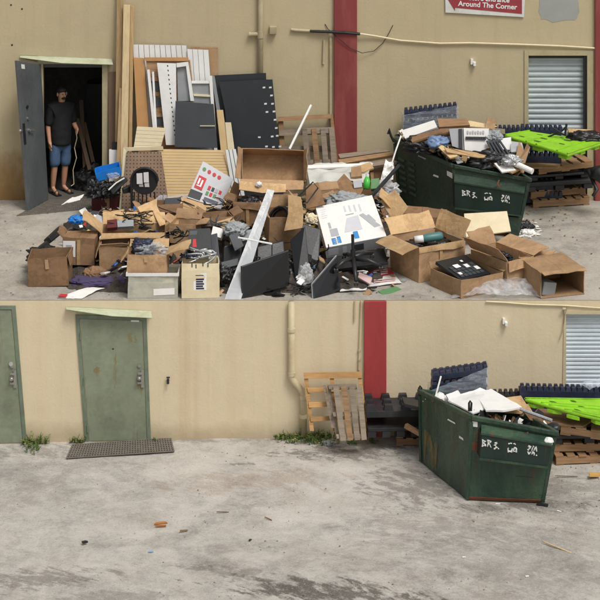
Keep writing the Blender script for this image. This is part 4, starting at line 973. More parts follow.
for _ in range(420):
    px, py = rn.uniform(-10, 610), 442 + 158 * rn.random()
    if rn.random() < .5: px, py = rn.choice([(rn.gauss(560, 30), rn.gauss(488, 14)), (rn.gauss(345, 40), rn.gauss(450, 5)), (rn.gauss(250, 60), rn.gauss(505, 14)), (rn.gauss(330, 70), 590 + rn.gauss(0, 7)), (rn.gauss(520, 40), 512 + rn.gauss(0, 4))])
    if py < 441: continue
    g = GL(px, py); s_ = rn.choice([rn.uniform(.004, .009), rn.uniform(.004, .014)])
    b.blob(g + Vector((0, 0, .004 + s_ * .3)), (s_, s_ * rn.uniform(.5, 1), s_ * .6), rn.random() * 90, .3, 2, 1)
mk('grit', b, M('stone grit', (142, 134, 124), .9, .6, 3, 0, 0), kind='stuff', label='loose grit and small stones scattered over the lower yard', cat='grit')

# ================================================================== THINGS IN THE UPPER YARD
CG = 'cardboard boxes of the rubbish heap'
TAPE = M('brown packing tape', (184, 152, 112), .25, .12, 8, .1, .1)
def warp(b, W, D, H, seed):
    bm = b.bm; rn = random.Random(seed); k = Vector((rn.random() * 50, rn.random() * 50, rn.random() * 50))
    bmesh.ops.subdivide_edges(bm, edges=[e for e in bm.edges if e.calc_length() > .08], cuts=4, use_grid_fill=True)
    j = [Vector((rn.uniform(-.03, .03) * W, rn.uniform(-.03, .03) * D, rn.uniform(-.05, .02) * H)) for _ in range(4)]
    for v in bm.verts:
        u, t, z = v.co.x / W, v.co.y / D, max(0, min(1, v.co.z / H))
        o = (j[0] * (1 - u) * (1 - t) + j[1] * u * (1 - t) + j[2] * u * t + j[3] * (1 - u) * t) * z
        n_ = noise.noise_vector(v.co * 4.5 + k) * .012 * (.3 + z) + noise.noise_vector(v.co * 15 + k) * .0035
        if v.co.z < .02: n_.z = 0; n_ *= .3
        v.co += o + n_
def carton(label, px, py, wd, dp, h, yaw=0, Y=None, flaps={}, mat=CARD, rx=0, ry=0, group=CG, top=False, front=True, t=.011, name='cardboard_box', cat='cardboard box', fmat=None, inner=None):
    """an open box; sizes in picture units at its own distance; (px, py) is its near left foot"""
    o = GU(px, py) if Y is None else P(px, py, Y); u = mpp(o.y); W, D, H = wd * u, dp * u, h * u
    r = root(name, label, cat, TR(o + Vector((0, 0, .004)), rx, ry, yaw), group)
    b = B().box(0, W, 0, D, 0, t)
    if front: b.box(0, W, 0, t, t, H)
    b.box(0, W, D - t, D, t, H).box(0, t, t, D - t, t, H).box(W - t, W, t, D - t, t, H)
    if top: b.box(.001, W / 2 - .002, .001, D - .001, H + .001, H + t).box(W / 2 + .002, W - .001, .001, D - .001, H + .001, H + t * .9)
    warp(b, W, D, H, label)
    mk('box_body', b, mat, r, local=True)
    rt = random.Random(label + 'tape')
    if front and h > 15 and rt.random() < .7 and mat in (CARD, CARDD, CARDL) and not rx:
        x_ = W * rt.uniform(.35, .6); wt = .05; lo_ = rt.choice([.0, .45, .6])
        tb_ = B(); tb_.sheet([(x_, -.019, H * lo_ + .006), (x_ + wt, -.019, H * lo_ + .006), (x_ + wt, -.019, H * .97), (x_, -.019, H * .97)], 3, 8, .003, 9, 1, .001); warp(tb_, W, D, H, label)
        mk('tape', tb_, TAPE, r, local=True)
    for k, f in flaps.items():
        a, L, curl = R(f[0]), f[1] * u, (f[2] if len(f) > 2 else .25)
        s = k[0]
        h0, h1, outv = {'f': ((.004, 0, H), (W - .004, 0, H), (0, -1, 0)), 'b': ((W - .004, D, H), (.004, D, H), (0, 1, 0)), 'l': ((0, D - .004, H), (0, .004, H), (-1, 0, 0)), 'r': ((W, .004, H), (W, D - .004, H), (1, 0, 0))}[s]
        d = (Vector(outv) * math.sin(a) + Vector((0, 0, 1)) * math.cos(a)) * L
        fb_ = polyflap(h0, h1, d, 5, curl, t * .8); kv = Vector((len(label) * 3.1, ord(k) * 1.7, L * 9))
        bmesh.ops.subdivide_edges(fb_.bm, edges=[e for e in fb_.bm.edges if e.calc_length() > .1], cuts=3, use_grid_fill=True)
        hc = (Vector(h0) + Vector(h1)) / 2
        for v in fb_.bm.verts:
            w_ = min(1, (v.co - hc).dot(d.normalized()) / max(L, .01)) if L else 0
            v.co += (noise.noise_vector(v.co * 5 + kv) * .03 + noise.noise_vector(v.co * 14 + kv) * .008) * max(0, w_)
        mk('flap', fb_, fmat or mat, r, local=True)
    return r, u
def decal(r, u, name, x0, z0, x1, z1, mat, y=-.004, skew=0, t=.002):
    return mk(name, B().panel([(x0 * u, y, z0 * u), (x1 * u, y, (z0 + skew) * u), (x1 * u, y, (z1 + skew) * u), (x0 * u, y, z1 * u)], t), mat, r, local=True)
def top_decal(r, u, name, x0, y0, x1, y1, z, mat):
    return mk(name, B().panel([(x0 * u, y0 * u, z * u + .016), (x1 * u, y0 * u, z * u + .016), (x1 * u, y1 * u, z * u + .016), (x0 * u, y1 * u, z * u + .016)], .003), mat, r, local=True)
def slab(name, label, cat, mat, pts, t, group=None, bevel=.003): return px_panel(name, mat, pts, t, label, cat, None, group, bevel)
def bag(name, label, px, py, Y, r, mat, seed, amp=.32, freq=2.4, cat='bag', flat=.6, sub=5):
    return mk(name, B().blob(P(px, py, Y), r, seed, amp, freq, sub, flat), mat, None, label, cat, smooth=True)
def slat_panel(name, label, mat, quad, n, vertical, t=.02, gap=.1, cat='slatted panel', back=None, group=None, depth=.006):
    q = [P(*p) for p in quad]                    # tl, tr, br, bl
    def at(u, v): return (q[0] * (1 - u) + q[1] * u) * (1 - v) + (q[3] * (1 - u) + q[2] * u) * v
    r = root(name, label, cat, (q[2] + q[3]) / 2, group); b = B()
    for i in range(n):
        a, c = (i + gap / 2) / n, (i + 1 - gap / 2) / n
        b.panel([at(a, 0), at(c, 0), at(c, 1), at(a, 1)] if vertical else [at(0, a), at(1, a), at(1, c), at(0, c)], t)
    mk('slats', b, mat, r)
    off = Vector((0, depth, 0)); mk('backing', B().panel([p + off for p in (at(.003, .003), at(.997, .003), at(.997, .997), at(.003, .997))], t * .6), back or mat, r)
    return r

# floor grating, lumber and the boards leaning on the wall
grating('dark floor grating in front of the open doorway', [(46, 200.4), (103, 200.4), (92, 209), (17, 216)], MATM, GUz, 32, 7)
LG = 'lumber leaning on the wall beside the doorway'
slab('lumber_post', 'pale square lumber post, tallest bright piece right of the doorway', 'lumber', LUMB, [(123.5, 5, 5.1), (130, 5, 5.1), (126.5, 207, 4.75), (119.5, 207, 4.75)], .10, LG)
slab('lumber_plank', 'tan plank behind the pale post, reaching above the picture', 'lumber', LUMB2, [(117, -25, 5.22), (123, -25, 5.22), (121.5, 205, 4.9), (114.5, 205, 4.9)], .04, LG)
slab('lumber_plank', 'short brown plank standing against the left side of the pale post', 'lumber', LUMB2, [(119.5, 88, 5.0), (123, 88, 5.0), (118.2, 207, 4.7), (114.6, 207, 4.7)], .03, LG)
slab('lumber_plank', 'narrow tan plank just right of the pale post', 'lumber', LUMB2, [(130.6, 6, 5.18), (134, 6, 5.18), (131, 205, 4.85), (127.8, 205, 4.85)], .04, LG)
slab('backing_board', 'brown board leaning between the door jamb and the lumber', 'board', PEG, [(109, 72, 5.24), (121.5, 72, 5.24), (117, 205, 5.1), (108, 205, 5.1)], .015)
slab('wire_crate', 'pale grey gridded box between the door jamb and the lumber', 'box', WHITE, [(109, 150, 4.95), (117, 150, 4.95), (117, 200, 4.9), (109, 200, 4.9)], .1)
slab('plastic_case', 'small black case on the pale grey box beside the lumber', 'case', BLACK, [(112, 142, 4.97), (117, 142, 4.97), (117, 149.8, 4.96), (112, 149.8, 4.96)], .08)
BG = 'boards and panels leaning on the wall'
GRV = M('groove grey', (86, 92, 98), .6, .1, 4, 0, 0)
slab('chipboard', 'brown chipboard at the back of the leaning panels, highest on the right', 'board', CARD, [(191, 46.5, 5.24), (218, 47.5, 5.24), (218, 200, 5.1), (194, 200, 5.1)], .015, BG)
slat_panel('slatwall_panel', 'wide white slatwall panel at the back of the leaning boards', WHITE, [(133, 44.5, 5.2), (186.5, 45.5, 5.2), (203, 198, 4.95), (140, 198, 4.95)], 10, True, .012, .09, back=GRV, group=BG)
slat_panel('slatwall_panel', 'narrow white slatwall panel right of the shelf unit', WHITE, [(187, 49, 5.16), (208.5, 50, 5.16), (219, 198, 4.92), (196, 198, 4.92)], 4, True, .012, .07, back=GRV, group=BG)
slab('chipboard', 'plain orange brown board leaning beside the lumber', 'board', ORNG, [(133.5, 57.5, 5.08), (144, 58, 5.08), (154, 205, 4.82), (141, 205, 4.82)], .018, BG)
# shelf unit
r = root('shelf_unit', 'white and brown shelf unit leaning among the boards, its cells open', 'shelf', P(175, 205, 4.85), BG)
def sy(py): return 5.06 - (py - 57) / 148 * .24
def spn(name, pts, mat, off, t): return mk(name, B().panel([P(px, py, sy(py) + off) for px, py in pts], t), mat, r)
spn('back_panel', [(146, 60), (190, 60), (206, 200), (158, 200)], WOODB, .0, .015)
spn('top_rail', [(144.5, 57.5), (188, 57.5), (189, 61), (145.5, 61)], ORNG, -.03, .03)
spn('stile', [(147, 70), (149.5, 70), (158, 150), (155, 150)], WHITE, -.08, .08)
spn('stile', [(152, 72), (154, 72), (158, 150), (156, 150)], WHITE, -.05, .04)
for y_ in (77, 92, 113, 128): spn('shelf', [(150 + (y_ - 77) * .12, y_), (160 + (y_ - 77) * .12, y_), (160.5 + (y_ - 77) * .12, y_ + 4), (151 + (y_ - 77) * .12, y_ + 4)], WOODB if y_ != 92 else CARDD, -.035, .03)
for y_ in (82, 98, 117): spn('cell_back', [(150.5 + (y_ - 77) * .12, y_), (160 + (y_ - 77) * .12, y_), (162 + (y_ - 77) * .12, y_ + 9), (152 + (y_ - 77) * .12, y_ + 9)], DGREY, -.012, .01)
wp = spn('white_front', [(157, 63), (176, 63.5), (176.5, 145), (166, 145)], WHITE, -.10, .02)
for k in range(17):
    y_ = 65 + k * 4.6; x_ = 167 + (y_ - 65) * .105
    mk('peg_hole', B().panel([P(x_ + a, y_ + c, sy(y_) - .103) for a, c in ((0, 0), (1.1, .2), (1.3, 2.1), (.2, 1.9))], .002), DKINK, wp)
spn('frame', [(176.5, 63.5), (188, 62), (194, 101), (190.5, 101), (186, 66), (176.8, 67.5)], WHITE, -.09, .07)
spn('grey_recess', [(177, 67.5), (186, 66), (190.5, 101), (178, 101)], GREYP, -.03, .01)
# framed pane right of it
r2 = root('display_case', 'grey fronted display case with a white right edge among the leaning boards', 'display case', P(205, 205, 4.95), BG)
def sp2(name, pts, mat, off, t): return mk(name, B().panel([P(px, py, 5.05 - (py - 80) / 125 * .2 + off) for px, py in pts], t), mat, r2)
sp2('pane', [(191, 83), (211, 83), (216, 200), (196, 200)], GREYP, -.03, .02)
sp2('crossbar', [(191.5, 81), (211, 81), (211, 83.5), (191.8, 83.5)], WHITE, -.06, .03)
sp2('crossbar', [(193.5, 94), (212, 95), (212, 97), (194, 96)], CREAM, -.06, .03)
sp2('side_strip', [(209, 76), (212, 76), (221, 200), (217.5, 200)], WHITE, -.07, .04)
slab('glass_sheet', 'dark grey sheet standing in front of the shelf unit', 'panel', DGREY, [(175.5, 101, 4.78), (213.5, 104, 4.78), (217.5, 148, 4.68), (174.8, 147, 4.68)], .02, BG)
mk('wood_strip', B().panel([P(200, 125.5, 4.70), P(215, 125.5, 4.70), P(215, 126.3, 4.70), P(200, 126.3, 4.70)], .01), CREAM, None, 'thin pale strip across the dark grey sheet', 'strip')
# black panels
bp = root('leaning_board', 'tall black panel behind the punched one left of the grey wall area', 'panel', P(240, 200, 4.98), BG)
mk('board', B().panel([P(213.5, 75.5, 5.16), P(266, 73, 5.16), P(270, 200, 4.95), P(222, 200, 4.95)], .02), BLKPAN, bp)
mk('edge_strip', B().panel([P(211.5, 76.5, 5.13), P(214.5, 76, 5.13), P(221, 115, 5.08), P(217, 113, 5.08)], .03), GREYP, bp)
bp = root('leaning_board', 'wide black panel with white clips down its right edge', 'panel', P(255, 200, 4.85), BG)
bm_ = mk('board', B().panel([P(219, 82, 5.07), P(266.5, 79.5, 5.07), P(272.5, 79.5, 5.07), P(284, 200, 4.82), P(231, 200, 4.82), P(225, 110, 5.0)], .02), BLKPAN, bp)
for px, py in ((264, 87.5), (270.3, 87.5), (271.5, 95.5), (265.5, 103.8), (272.5, 103.8), (267, 112), (274, 111.5), (275, 119.8), (276.3, 128), (259.3, 137.3), (272.2, 136.5), (277.2, 135.8), (266.5, 146.5), (273.5, 147), (280, 146.5)):
    Yc = 5.07 - (py - 79.5) / 120.5 * .25 - .004
    mk('clip', B().panel([P(px - 1.3, py - .7, Yc), P(px + 1.3, py - .9, Yc), P(px + 1.3, py + .7, Yc), P(px - 1.3, py + .9, Yc)], .003), WHITE, bp)
slab('wood_strip', 'narrow pale board leaning at the left edge of the black panels', 'board', YELB, [(216.5, 110, 4.9), (223, 110, 4.9), (235, 200, 4.7), (226, 200, 4.7)], .02, BG)
slab('wood_strip', 'second pale board leaning in front of the wide black panel', 'board', CREAM, [(225, 122.5, 4.86), (231, 122.5, 4.86), (241, 200, 4.68), (233, 200, 4.68)], .02, BG)
slat_panel('slatwall_panel', 'narrow grey slatted strip leaning beside the big open box', WHITE, [(225, 150, 4.55), (236, 149, 4.55), (247, 205, 4.4), (234, 205, 4.4)], 3, True, .012, .2, back=GRV, group=BG)
slat_panel('slatwall_panel', 'small cream slatted panel above the brown pegboard', CREAM, [(137, 126.5, 4.66), (166, 128, 4.66), (160, 150, 4.6), (133.5, 149, 4.6)], 6, False, .012, .08, group=BG)
PEGH = M('peg cream', (206, 190, 154), .7, .06, 4, .05, 0)
slat_panel('slatwall_panel', 'long yellow beige panel with fine grooves leaning low behind the heap', YELB, [(159, 149, 4.62), (223, 150, 4.62), (240, 214, 4.36), (166, 214, 4.36)], 22, False, .015, .12, back=PEGH, group=BG)
pg = root('pegboard', 'brown pegboard with a cream edge standing behind the black chair', 'pegboard', P(145, 212, 4.4), BG)
mk('edge', B().panel([P(123.5, 147.5, 4.6), P(163, 146.5, 4.6), P(163.5, 150, 4.6), P(126.5, 151, 4.6), P(122, 212, 4.4), P(119, 212, 4.4)], .03), CREAM, pg)
gp = B().panel([P(126.5, 152.5, 4.57), P(161, 151.5, 4.57), P(170, 212, 4.36), P(121, 212, 4.36)], .012); mk('board', gp, PEGM, pg)

# person in the doorway
FOLD = bpy.data.textures.new('cloth folds', 'CLOUDS'); FOLD.noise_scale = .09
def skin_body(name, joints, edges, mat, parent, sub=2, rootv=0, folds=0):
    me = bpy.data.meshes.new(name); me.from_pydata([j[0] for j in joints], edges, []); o = bpy.data.objects.new(name, me); C.objects.link(o)
    if parent: o.parent = parent
    sk = o.modifiers.new('skin', 'SKIN'); sk.use_smooth_shade = True
    for v, j in zip(me.skin_vertices[0].data, joints):
        v.radius = j[1] if isinstance(j[1], tuple) else (j[1], j[1])
    me.skin_vertices[0].data[rootv].use_root = True
    s_ = o.modifiers.new('sub', 'SUBSURF'); s_.levels = sub; s_.render_levels = sub
    if folds:
        s_.levels = s_.render_levels = 3
        d_ = o.modifiers.new('folds', 'DISPLACE'); d_.texture = FOLD; d_.strength = folds; d_.mid_level = .5
    me.materials.append(mat); return o
pr = root('person', 'dark haired person in black shirt and jean shorts standing inside the open doorway', 'person', TR(P(59.5, 193, 5.62), rz=18) @ Matrix.Scale(1.03, 4))
pr.matrix_basis = TR(Vector((P(59, 193, 5.72).x, 5.72, ZU + .007)), rz=34, ry=1.5) @ Matrix.Diagonal((.98, 1.0, 1.0, 1.0))
J = [((0, .0, .93), (.115, .09)), ((0, .01, 1.08), (.115, .09)), ((0, .0, 1.27), (.14, .10)), ((0, .01, 1.39), (.135, .085)), ((0, .0, 1.49), .056), ((0, -.02, 1.555), .058),
     ((0, -.025, 1.63), (.076, .092)), ((0, -.015, 1.72), (.074, .088)),
     ((-.19, .01, 1.405), .062), ((-.235, .02, 1.14), .047), ((-.235, -.05, .92), .034), ((-.235, -.07, .85), (.03, .038)),
     ((.19, .01, 1.405), .062), ((.25, .0, 1.15), .047), ((.21, -.2, 1.08), .035), ((.18, -.27, 1.10), (.038, .03)),
     ((-.09, .0, .86), .092), ((-.10, -.015, .50), .06), ((-.105, .015, .28), .055), ((-.105, .03, .09), .037), ((-.11, -.09, .035), (.038, .028)), ((-.115, -.16, .025), (.034, .02)),
     ((.09, .0, .86), .092), ((.105, -.01, .50), .06), ((.11, .03, .28), .055), ((.11, .05, .09), .037), ((.135, -.06, .035), (.038, .028)), ((.15, -.13, .025), (.034, .02))]
E = [(0, 1), (1, 2), (2, 3), (3, 4), (4, 5), (5, 6), (6, 7), (3, 8), (8, 9), (9, 10), (10, 11), (3, 12), (12, 13), (13, 14), (14, 15), (0, 16), (16, 17), (17, 18), (18, 19), (19, 20), (20, 21), (0, 22), (22, 23), (23, 24), (24, 25), (25, 26), (26, 27)]
# fingers, part of the same body
for (hx_, hy_, hz_, base, dx, dy, dz) in ((-.235, -.07, .85, 11, 0, -.25, -1), (.18, -.27, 1.10, 15, -.35, -.75, -.35)):
    dv = Vector((dx, dy, dz)).normalized(); sd_ = Vector((0, 1, 0)) if abs(dz) > .8 else Vector((.2, 0, 1)).normalized()
    for k, L in enumerate((.062, .075, .08, .072)):
        p0 = Vector((hx_, hy_, hz_)) + sd_ * (.027 - k * .018) + dv * .03; p1 = p0 + dv * L * .55; p2 = p1 + (dv + Vector((.35 if hx_ < 0 else -.35, 0, 0))).normalized() * L * .5
        n0 = len(J); J += [(tuple(p0), .0105), (tuple(p1), .009), (tuple(p2), .0075)]; E += [(base, n0), (n0, n0 + 1), (n0 + 1, n0 + 2)]
    p0 = Vector((hx_, hy_, hz_)) - sd_ * .04 + dv * .005; n0 = len(J); J += [(tuple(p0), .012), (tuple(p0 + (dv - sd_ * .4).normalized() * .05), .009)]; E += [(base, n0), (n0, n0 + 1)]
body = skin_body('body', J, E, SKIN, pr)
skin_body('shirt', [((0, .0, .80), (.21, .19)), ((0, -.005, .87), (.205, .185)), ((0, -.01, 1.03), (.20, .18)), ((0, .0, 1.25), (.20, .155)), ((0, .01, 1.425), (.18, .12)), ((0, .0, 1.545), (.076, .075)), ((-.19, .01, 1.44), .094), ((-.235, .02, 1.12), .078), ((.19, .01, 1.44), .094), ((.248, .005, 1.13), .078)], [(0, 1), (1, 2), (2, 3), (3, 4), (4, 5), (4, 6), (6, 7), (4, 8), (8, 9)], SHIRT, pr, folds=.022)
skin_body('shorts', [((0, .0, 1.02), (.142, .115)), ((0, .0, .88), (.148, .118)), ((-.095, -.0, .80), .118), ((-.105, -.012, .42), .098), ((.095, .0, .80), .118), ((.108, -.008, .42), .098)], [(0, 1), (1, 2), (2, 3), (1, 4), (4, 5)], JEAN, pr, folds=.02)
hd = Vector((0, -.02, 1.665))
mk('hair', B().blob(hd + Vector((0, .035, .03)), (.088, .085, .095), 2, .06, 4, 3), HAIR, pr, local=True, smooth=True)
mk('beard', B().blob(hd + Vector((0, -.066, -.062)), (.042, .034, .022), 3, .12, 5, 3), HAIR, pr, local=True, smooth=True)
mk('hair_top', B().blob(hd + Vector((0, .012, .066)), (.088, .098, .052), 4, .10, 5, 3, .3), HAIR, pr, local=True, smooth=True)
mk('nose', B().blob(hd + Vector((0, -.112, -.018)), (.014, .022, .024), 1, .0, 1, 2), SKIN, pr, local=True, smooth=True)
for s_ in (-1, 1):
    mk('eye', B().blob(hd + Vector((s_ * .03, -.094, .012)), (.012, .01, .008), 1, 0, 1, 2), DKINK, pr, local=True)
    mk('ear', B().blob(hd + Vector((s_ * .084, .0, -.005)), (.014, .024, .034), 1, .1, 2, 2), SKIN, pr, local=True, smooth=True)
    fx_, fy_ = (-.112, -.07) if s_ < 0 else (.14, -.045)
    mk('sandal', B().hexa([(fx_ - .05, fy_ - .15, .0), (fx_ + .05, fy_ - .15, .0), (fx_ + .045, fy_ + .14, .0), (fx_ - .045, fy_ + .14, .0), (fx_ - .05, fy_ - .15, .016), (fx_ + .05, fy_ - .15, .016), (fx_ + .045, fy_ + .14, .016), (fx_ - .045, fy_ + .14, .016)]).tube([(fx_ - .045, fy_ - .03, .02), (fx_, fy_ - .05, .065), (fx_ + .045, fy_ - .03, .02)], .011, 6), BLACK, pr, local=True)
# clutter in the dark room
IG = 'dark planks leaning inside the doorway'
for k, (xa, ya, xb, yb) in enumerate(((75, 118, 92, 190), (82, 122, 97, 191), (79, 100, 84, 188))):
    slab('plank', ('dark plank leaning behind the person inside the doorway', 'dark plank nearest the right jamb inside the doorway', 'dark upright plank in the middle of the doorway')[k], 'plank', PEG, [(xa, ya, 6.4 + k * .15), (xa + 4, ya, 6.4 + k * .15), (xb + 4, yb - 3, 5.75 + k * .1), (xb, yb - 3, 5.75 + k * .1)], .03, IG)
mk('cord', B().tube([P(71, 122, 5.9), P(75, 128, 5.9), P(77, 138, 5.85), P(74.5, 148, 5.85), P(76.5, 158, 5.8), P(73, 170, 5.8), P(74, 184, 5.8), P(71, 186, 5.75)], .007, 6), CREAM, None, 'thin white cord hanging inside the doorway beside the person', 'cord')
bag('rubbish_bag', 'black heap of bags on the room floor inside the doorway', 92, 182, 6.0, (.3, .2, .28), BLKBAG, 14)
slab('cabinet', 'dark cabinet standing at the back of the room', 'cabinet', DGREY, [(86, 84, 7.6), (112, 84, 7.6), (112, 168, 7.6), (86, 168, 7.6)], .4)

# ------------------------------------------------------------------ the heap, from the back to the front
def coil(b, c, R_, r, n, seed, sq=.5, tilt=Vector((0, -.5, 1))):
    rn = random.Random(seed); ax = tilt.normalized(); a = ax.orthogonal().normalized(); d = ax.cross(a); pts = []
    for i in range(n * 14):
        t = i / 14 * 2 * math.pi; k = R_ * (1 + .12 * math.sin(t * .37 + seed) + rn.uniform(-.04, .04))
        pts.append(Vector(c) + a * math.cos(t) * k + d * math.sin(t) * k * (1 - sq * .2) + ax * r * 1.6 * (i / 14) * .6)
    b.tube(pts, r, 5)
def cables(name, label, px, py, Y, R_, n, seed, mat, r=.008):
    rn = random.Random(seed); b = B(); c = P(px, py, Y)
    for k in range(n):
        p = [c + Vector((rn.uniform(-R_, R_), rn.uniform(-R_, R_) * .6, rn.uniform(-.3, .5) * R_)) for _ in range(4)]
        pts = []
        for i in range(13):
            t = i / 12; pts.append(p[0] * (1 - t) ** 3 + p[1] * 3 * t * (1 - t) ** 2 + p[2] * 3 * t * t * (1 - t) + p[3] * t ** 3)
        b.tube(pts, r, 5)
    return mk(name, b, mat, None, label, 'cables', smooth=True)
# black chair with papers on its round back
ch = root('chair', 'black spindle chair with a round back carrying white papers', 'chair', GU(143, 226))
Yc = 3.98
mk('backrest', B().disc(P(144.5, 181, Yc), (0, -1, .12), .215, .03, 22, 1.0), BLACK, ch, bevel=.008)
mk('back_frame', B().tube([P(144.5 + 13.2 * math.cos(t), 181 - 13 * math.sin(t), Yc - .015) for t in [k * math.pi / 14 for k in range(15)]] + [P(132, 208, Yc - .03)], .022, 8), BLACK, ch)
for k in range(6): mk('spindle', B().tube([P(134.5 + k * 4, 192, Yc - .01), P(133.5 + k * 4.4, 211, Yc - .05)], .013, 6), BLACK, ch)
mk('seat', B().disc(P(144.5, 213, Yc - .25), (0, .1, 1), .24, .035, 18, .9), BLACK, ch)
for dx, dy in ((-.17, -.35), (.17, -.35), (-.17, -.08), (.17, -.08)):
    c = P(144.5, 213, Yc); mk('leg', B().tube([Vector((c.x + dx * .8, Yc + dy, c.z - .02)), Vector((c.x + dx, Yc + dy, ZU))], .016, 6), BLACK, ch)
for k, (x0_, y0_, x1_, y1_) in enumerate(((136.5, 173.5, 142.3, 184), (143.5, 172.5, 148.5, 182.5), (144.5, 183.5, 149, 187), (139, 185, 143, 186.8))):
    mk('paper_label', B().panel([P(x0_, y0_, Yc - .05), P(x1_, y0_ - .4, Yc - .05), P(x1_ + .4, y1_, Yc - .035), P(x0_ + .3, y1_, Yc - .035)], .002), WHITEP, ch)
# dark red box with bags, blue tray on top
r, u = carton('dark red box with brown tape in front of the doorway grating', 91.5, 213, 31, 18, 16, 0, None, {}, DRED, top=True, name='red_box')
decal(r, u, 'tape', 10, 1, 18, 15.9, CARDL)
bag('rubbish_bag', 'black crinkled bag on the left of the dark red box', 96, 190, 4.25, (.16, .15, .17), BLKBAG, 3, .5, 2.6)
bag('rubbish_bag', 'black bag in the middle of the dark red box, under the blue tray', 108, 191, 4.3, (.18, .15, .15), BLKBAG, 4, .5, 2.6)
slab('plastic_case', 'long black case with a white edge tilted on the dark red box', 'case', BLACK, [(109, 188, 4.1), (124, 176, 4.25), (128.5, 180, 4.25), (113, 195, 4.1)], .09, None, .01)
mk('edge_strip', B().tube([P(108.5, 190, 4.05), P(116, 183, 4.12), P(124.5, 178, 4.18)], .012, 6), WHITE, None, 'pale curved strip on the long black case above the dark red box', 'strip')
r, u = carton('bright blue plastic tray lying tilted on the black bags', 97.5, 182, 25, 14, 9, 8, 4.22, {}, BLUEP, 8, -14, None, name='plastic_tray', cat='tray')
bag('rubbish_bag', 'clear crumpled bag inside the bright blue tray', 113, 175, 4.3, (.12, .1, .06), CLEAR, 6)
slab('black_speaker', 'small black device right of the dark red box beside the chair', 'device', BLACK, [(123, 189, 4.0), (132, 185, 4.05), (133, 192, 4.05), (124, 194, 4.0)], .1, None, .01)
# labelled carton
lb = root('product_box', 'silver white product box with red square and coloured icons, tilted on the heap', 'product box', P(205, 205, 3.3))
lq_ = [P(203, 161, 3.66), P(233.5, 179, 3.60), P(221, 209, 3.26), P(187, 197.5, 3.30)]
mk('box_body', B().panel(lq_, .22), M('silver print', (196, 196, 200), .5, .06, 4, 0, 0), lb, bevel=.004)
ln = (lq_[1] - lq_[0]).cross(lq_[3] - lq_[0]).normalized(); ln = ln if ln.y < 0 else -ln
def LQ(u, v): return (lq_[0] * (1 - u) + lq_[1] * u) * (1 - v) + (lq_[3] * (1 - u) + lq_[2] * u) * v + ln * .002
def pr_(name, u0, v0, u1, v1, m_): mk(name, B().panel([LQ(u0, v0) , LQ(u1, v0), LQ(u1, v1), LQ(u0, v1)], .0015), m_, lb)
for k in range(4): mk('round_icon', B().panel([LQ(.13 + k * .16 + .055 * math.cos(a), .17 + .055 * math.sin(a)) for a in [j * math.pi / 6 for j in range(12)]], .0015), GREENINK if k == 0 else REDINK, lb)
pr_('red_square', .06, .36, .30, .70, REDINK)
for a in ((.10, .42, .15, .58), (.19, .44, .24, .60), (.10, .60, .24, .63)): mk('white_mark', B().panel([LQ(a[0], a[1]) + ln * .002, LQ(a[2], a[1]) + ln * .002, LQ(a[2], a[3]) + ln * .002, LQ(a[0], a[3]) + ln * .002], .001), WHITE, lb)
for i in range(4):
    for j in range(2): pr_('small_icon', .43 + i * .11, .50 + j * .16, .51 + i * .11, .61 + j * .16, (REDINK, GREENINK, DKINK, REDINK, GREYINK, GREENINK, REDINK, PINK)[i * 2 + j])
pr_('photo_print', .0, .76, .36, .97, DKINK); pr_('photo_print', .44, .83, .86, .94, NAVY)
r, u = carton('open brown carton holding the tilted product box', 184, 224, 37, 26, 17, -12, 2.95, {'f': (140, 13, .2), 'r': (12, 16, .2)}, CARD, 0, 14, fmat=CARDL)
slab('carton_scrap', 'tall brown carton side right of the tilted product box', 'cardboard', CARDD, [(234, 181, 3.5), (241, 185, 3.4), (233, 214, 3.1), (223, 210, 3.2)], .03)
slab('carton_scrap', 'long tan carton flap across the foot of the tilted product box', 'cardboard', CARDL, [(183, 197, 3.12), (216, 207.5, 3.0), (212.5, 218.5, 2.8), (177.5, 208.5, 2.9)], .02)
r, u = carton('dark brown carton with a grey device left of the product box carton', 157, 225, 26, 18, 20, 6, 2.9, {'l': (60, 10), 'f': (150, 8)}, CARDD)
slab('grey_device', 'dark grey device lying in the dark brown carton', 'device', DGREY, [(165, 198, 3.2), (181, 197, 3.2), (179, 207, 3.0), (164, 208, 3.0)], .08, None, .008)
# big open carton
r, u = carton('largest open brown carton, its mouth facing the viewer on top of the heap', 240.5, 185, 63, 31, 24, 0, 3.15, {'f': (52, 12, .2), 'r': (20, 8, .1), 'l': (25, 8, .2)}, CARD, 63, 1.5)
slab('carton_scrap', 'torn tan carton strip lying under the mouth of the largest carton', 'cardboard', CARDL, [(240, 181, 2.6), (256, 182.5, 2.6), (286, 184, 2.6), (285.5, 192, 2.5), (262, 193, 2.5), (239, 189.5, 2.5)], .02)
mk('paper_scrap', B().blob(P(259, 184.5, 2.55), (.05, .04, .045), 5, .5, 2, 3), WHITEP, None, 'white crumpled scrap on the torn tan strip below the largest carton', 'paper', smooth=True)
r, u = carton('dark open carton under the torn tan strip of the largest carton', 233, 226, 34, 24, 24, -8, 2.3, {'l': (70, 10), 'f': (160, 7)}, CARDD)
bag('rubbish_bag', 'black bag filling the dark open carton below the largest carton', 250, 204, 2.6, (.2, .14, .12), BLKBAG, 22)
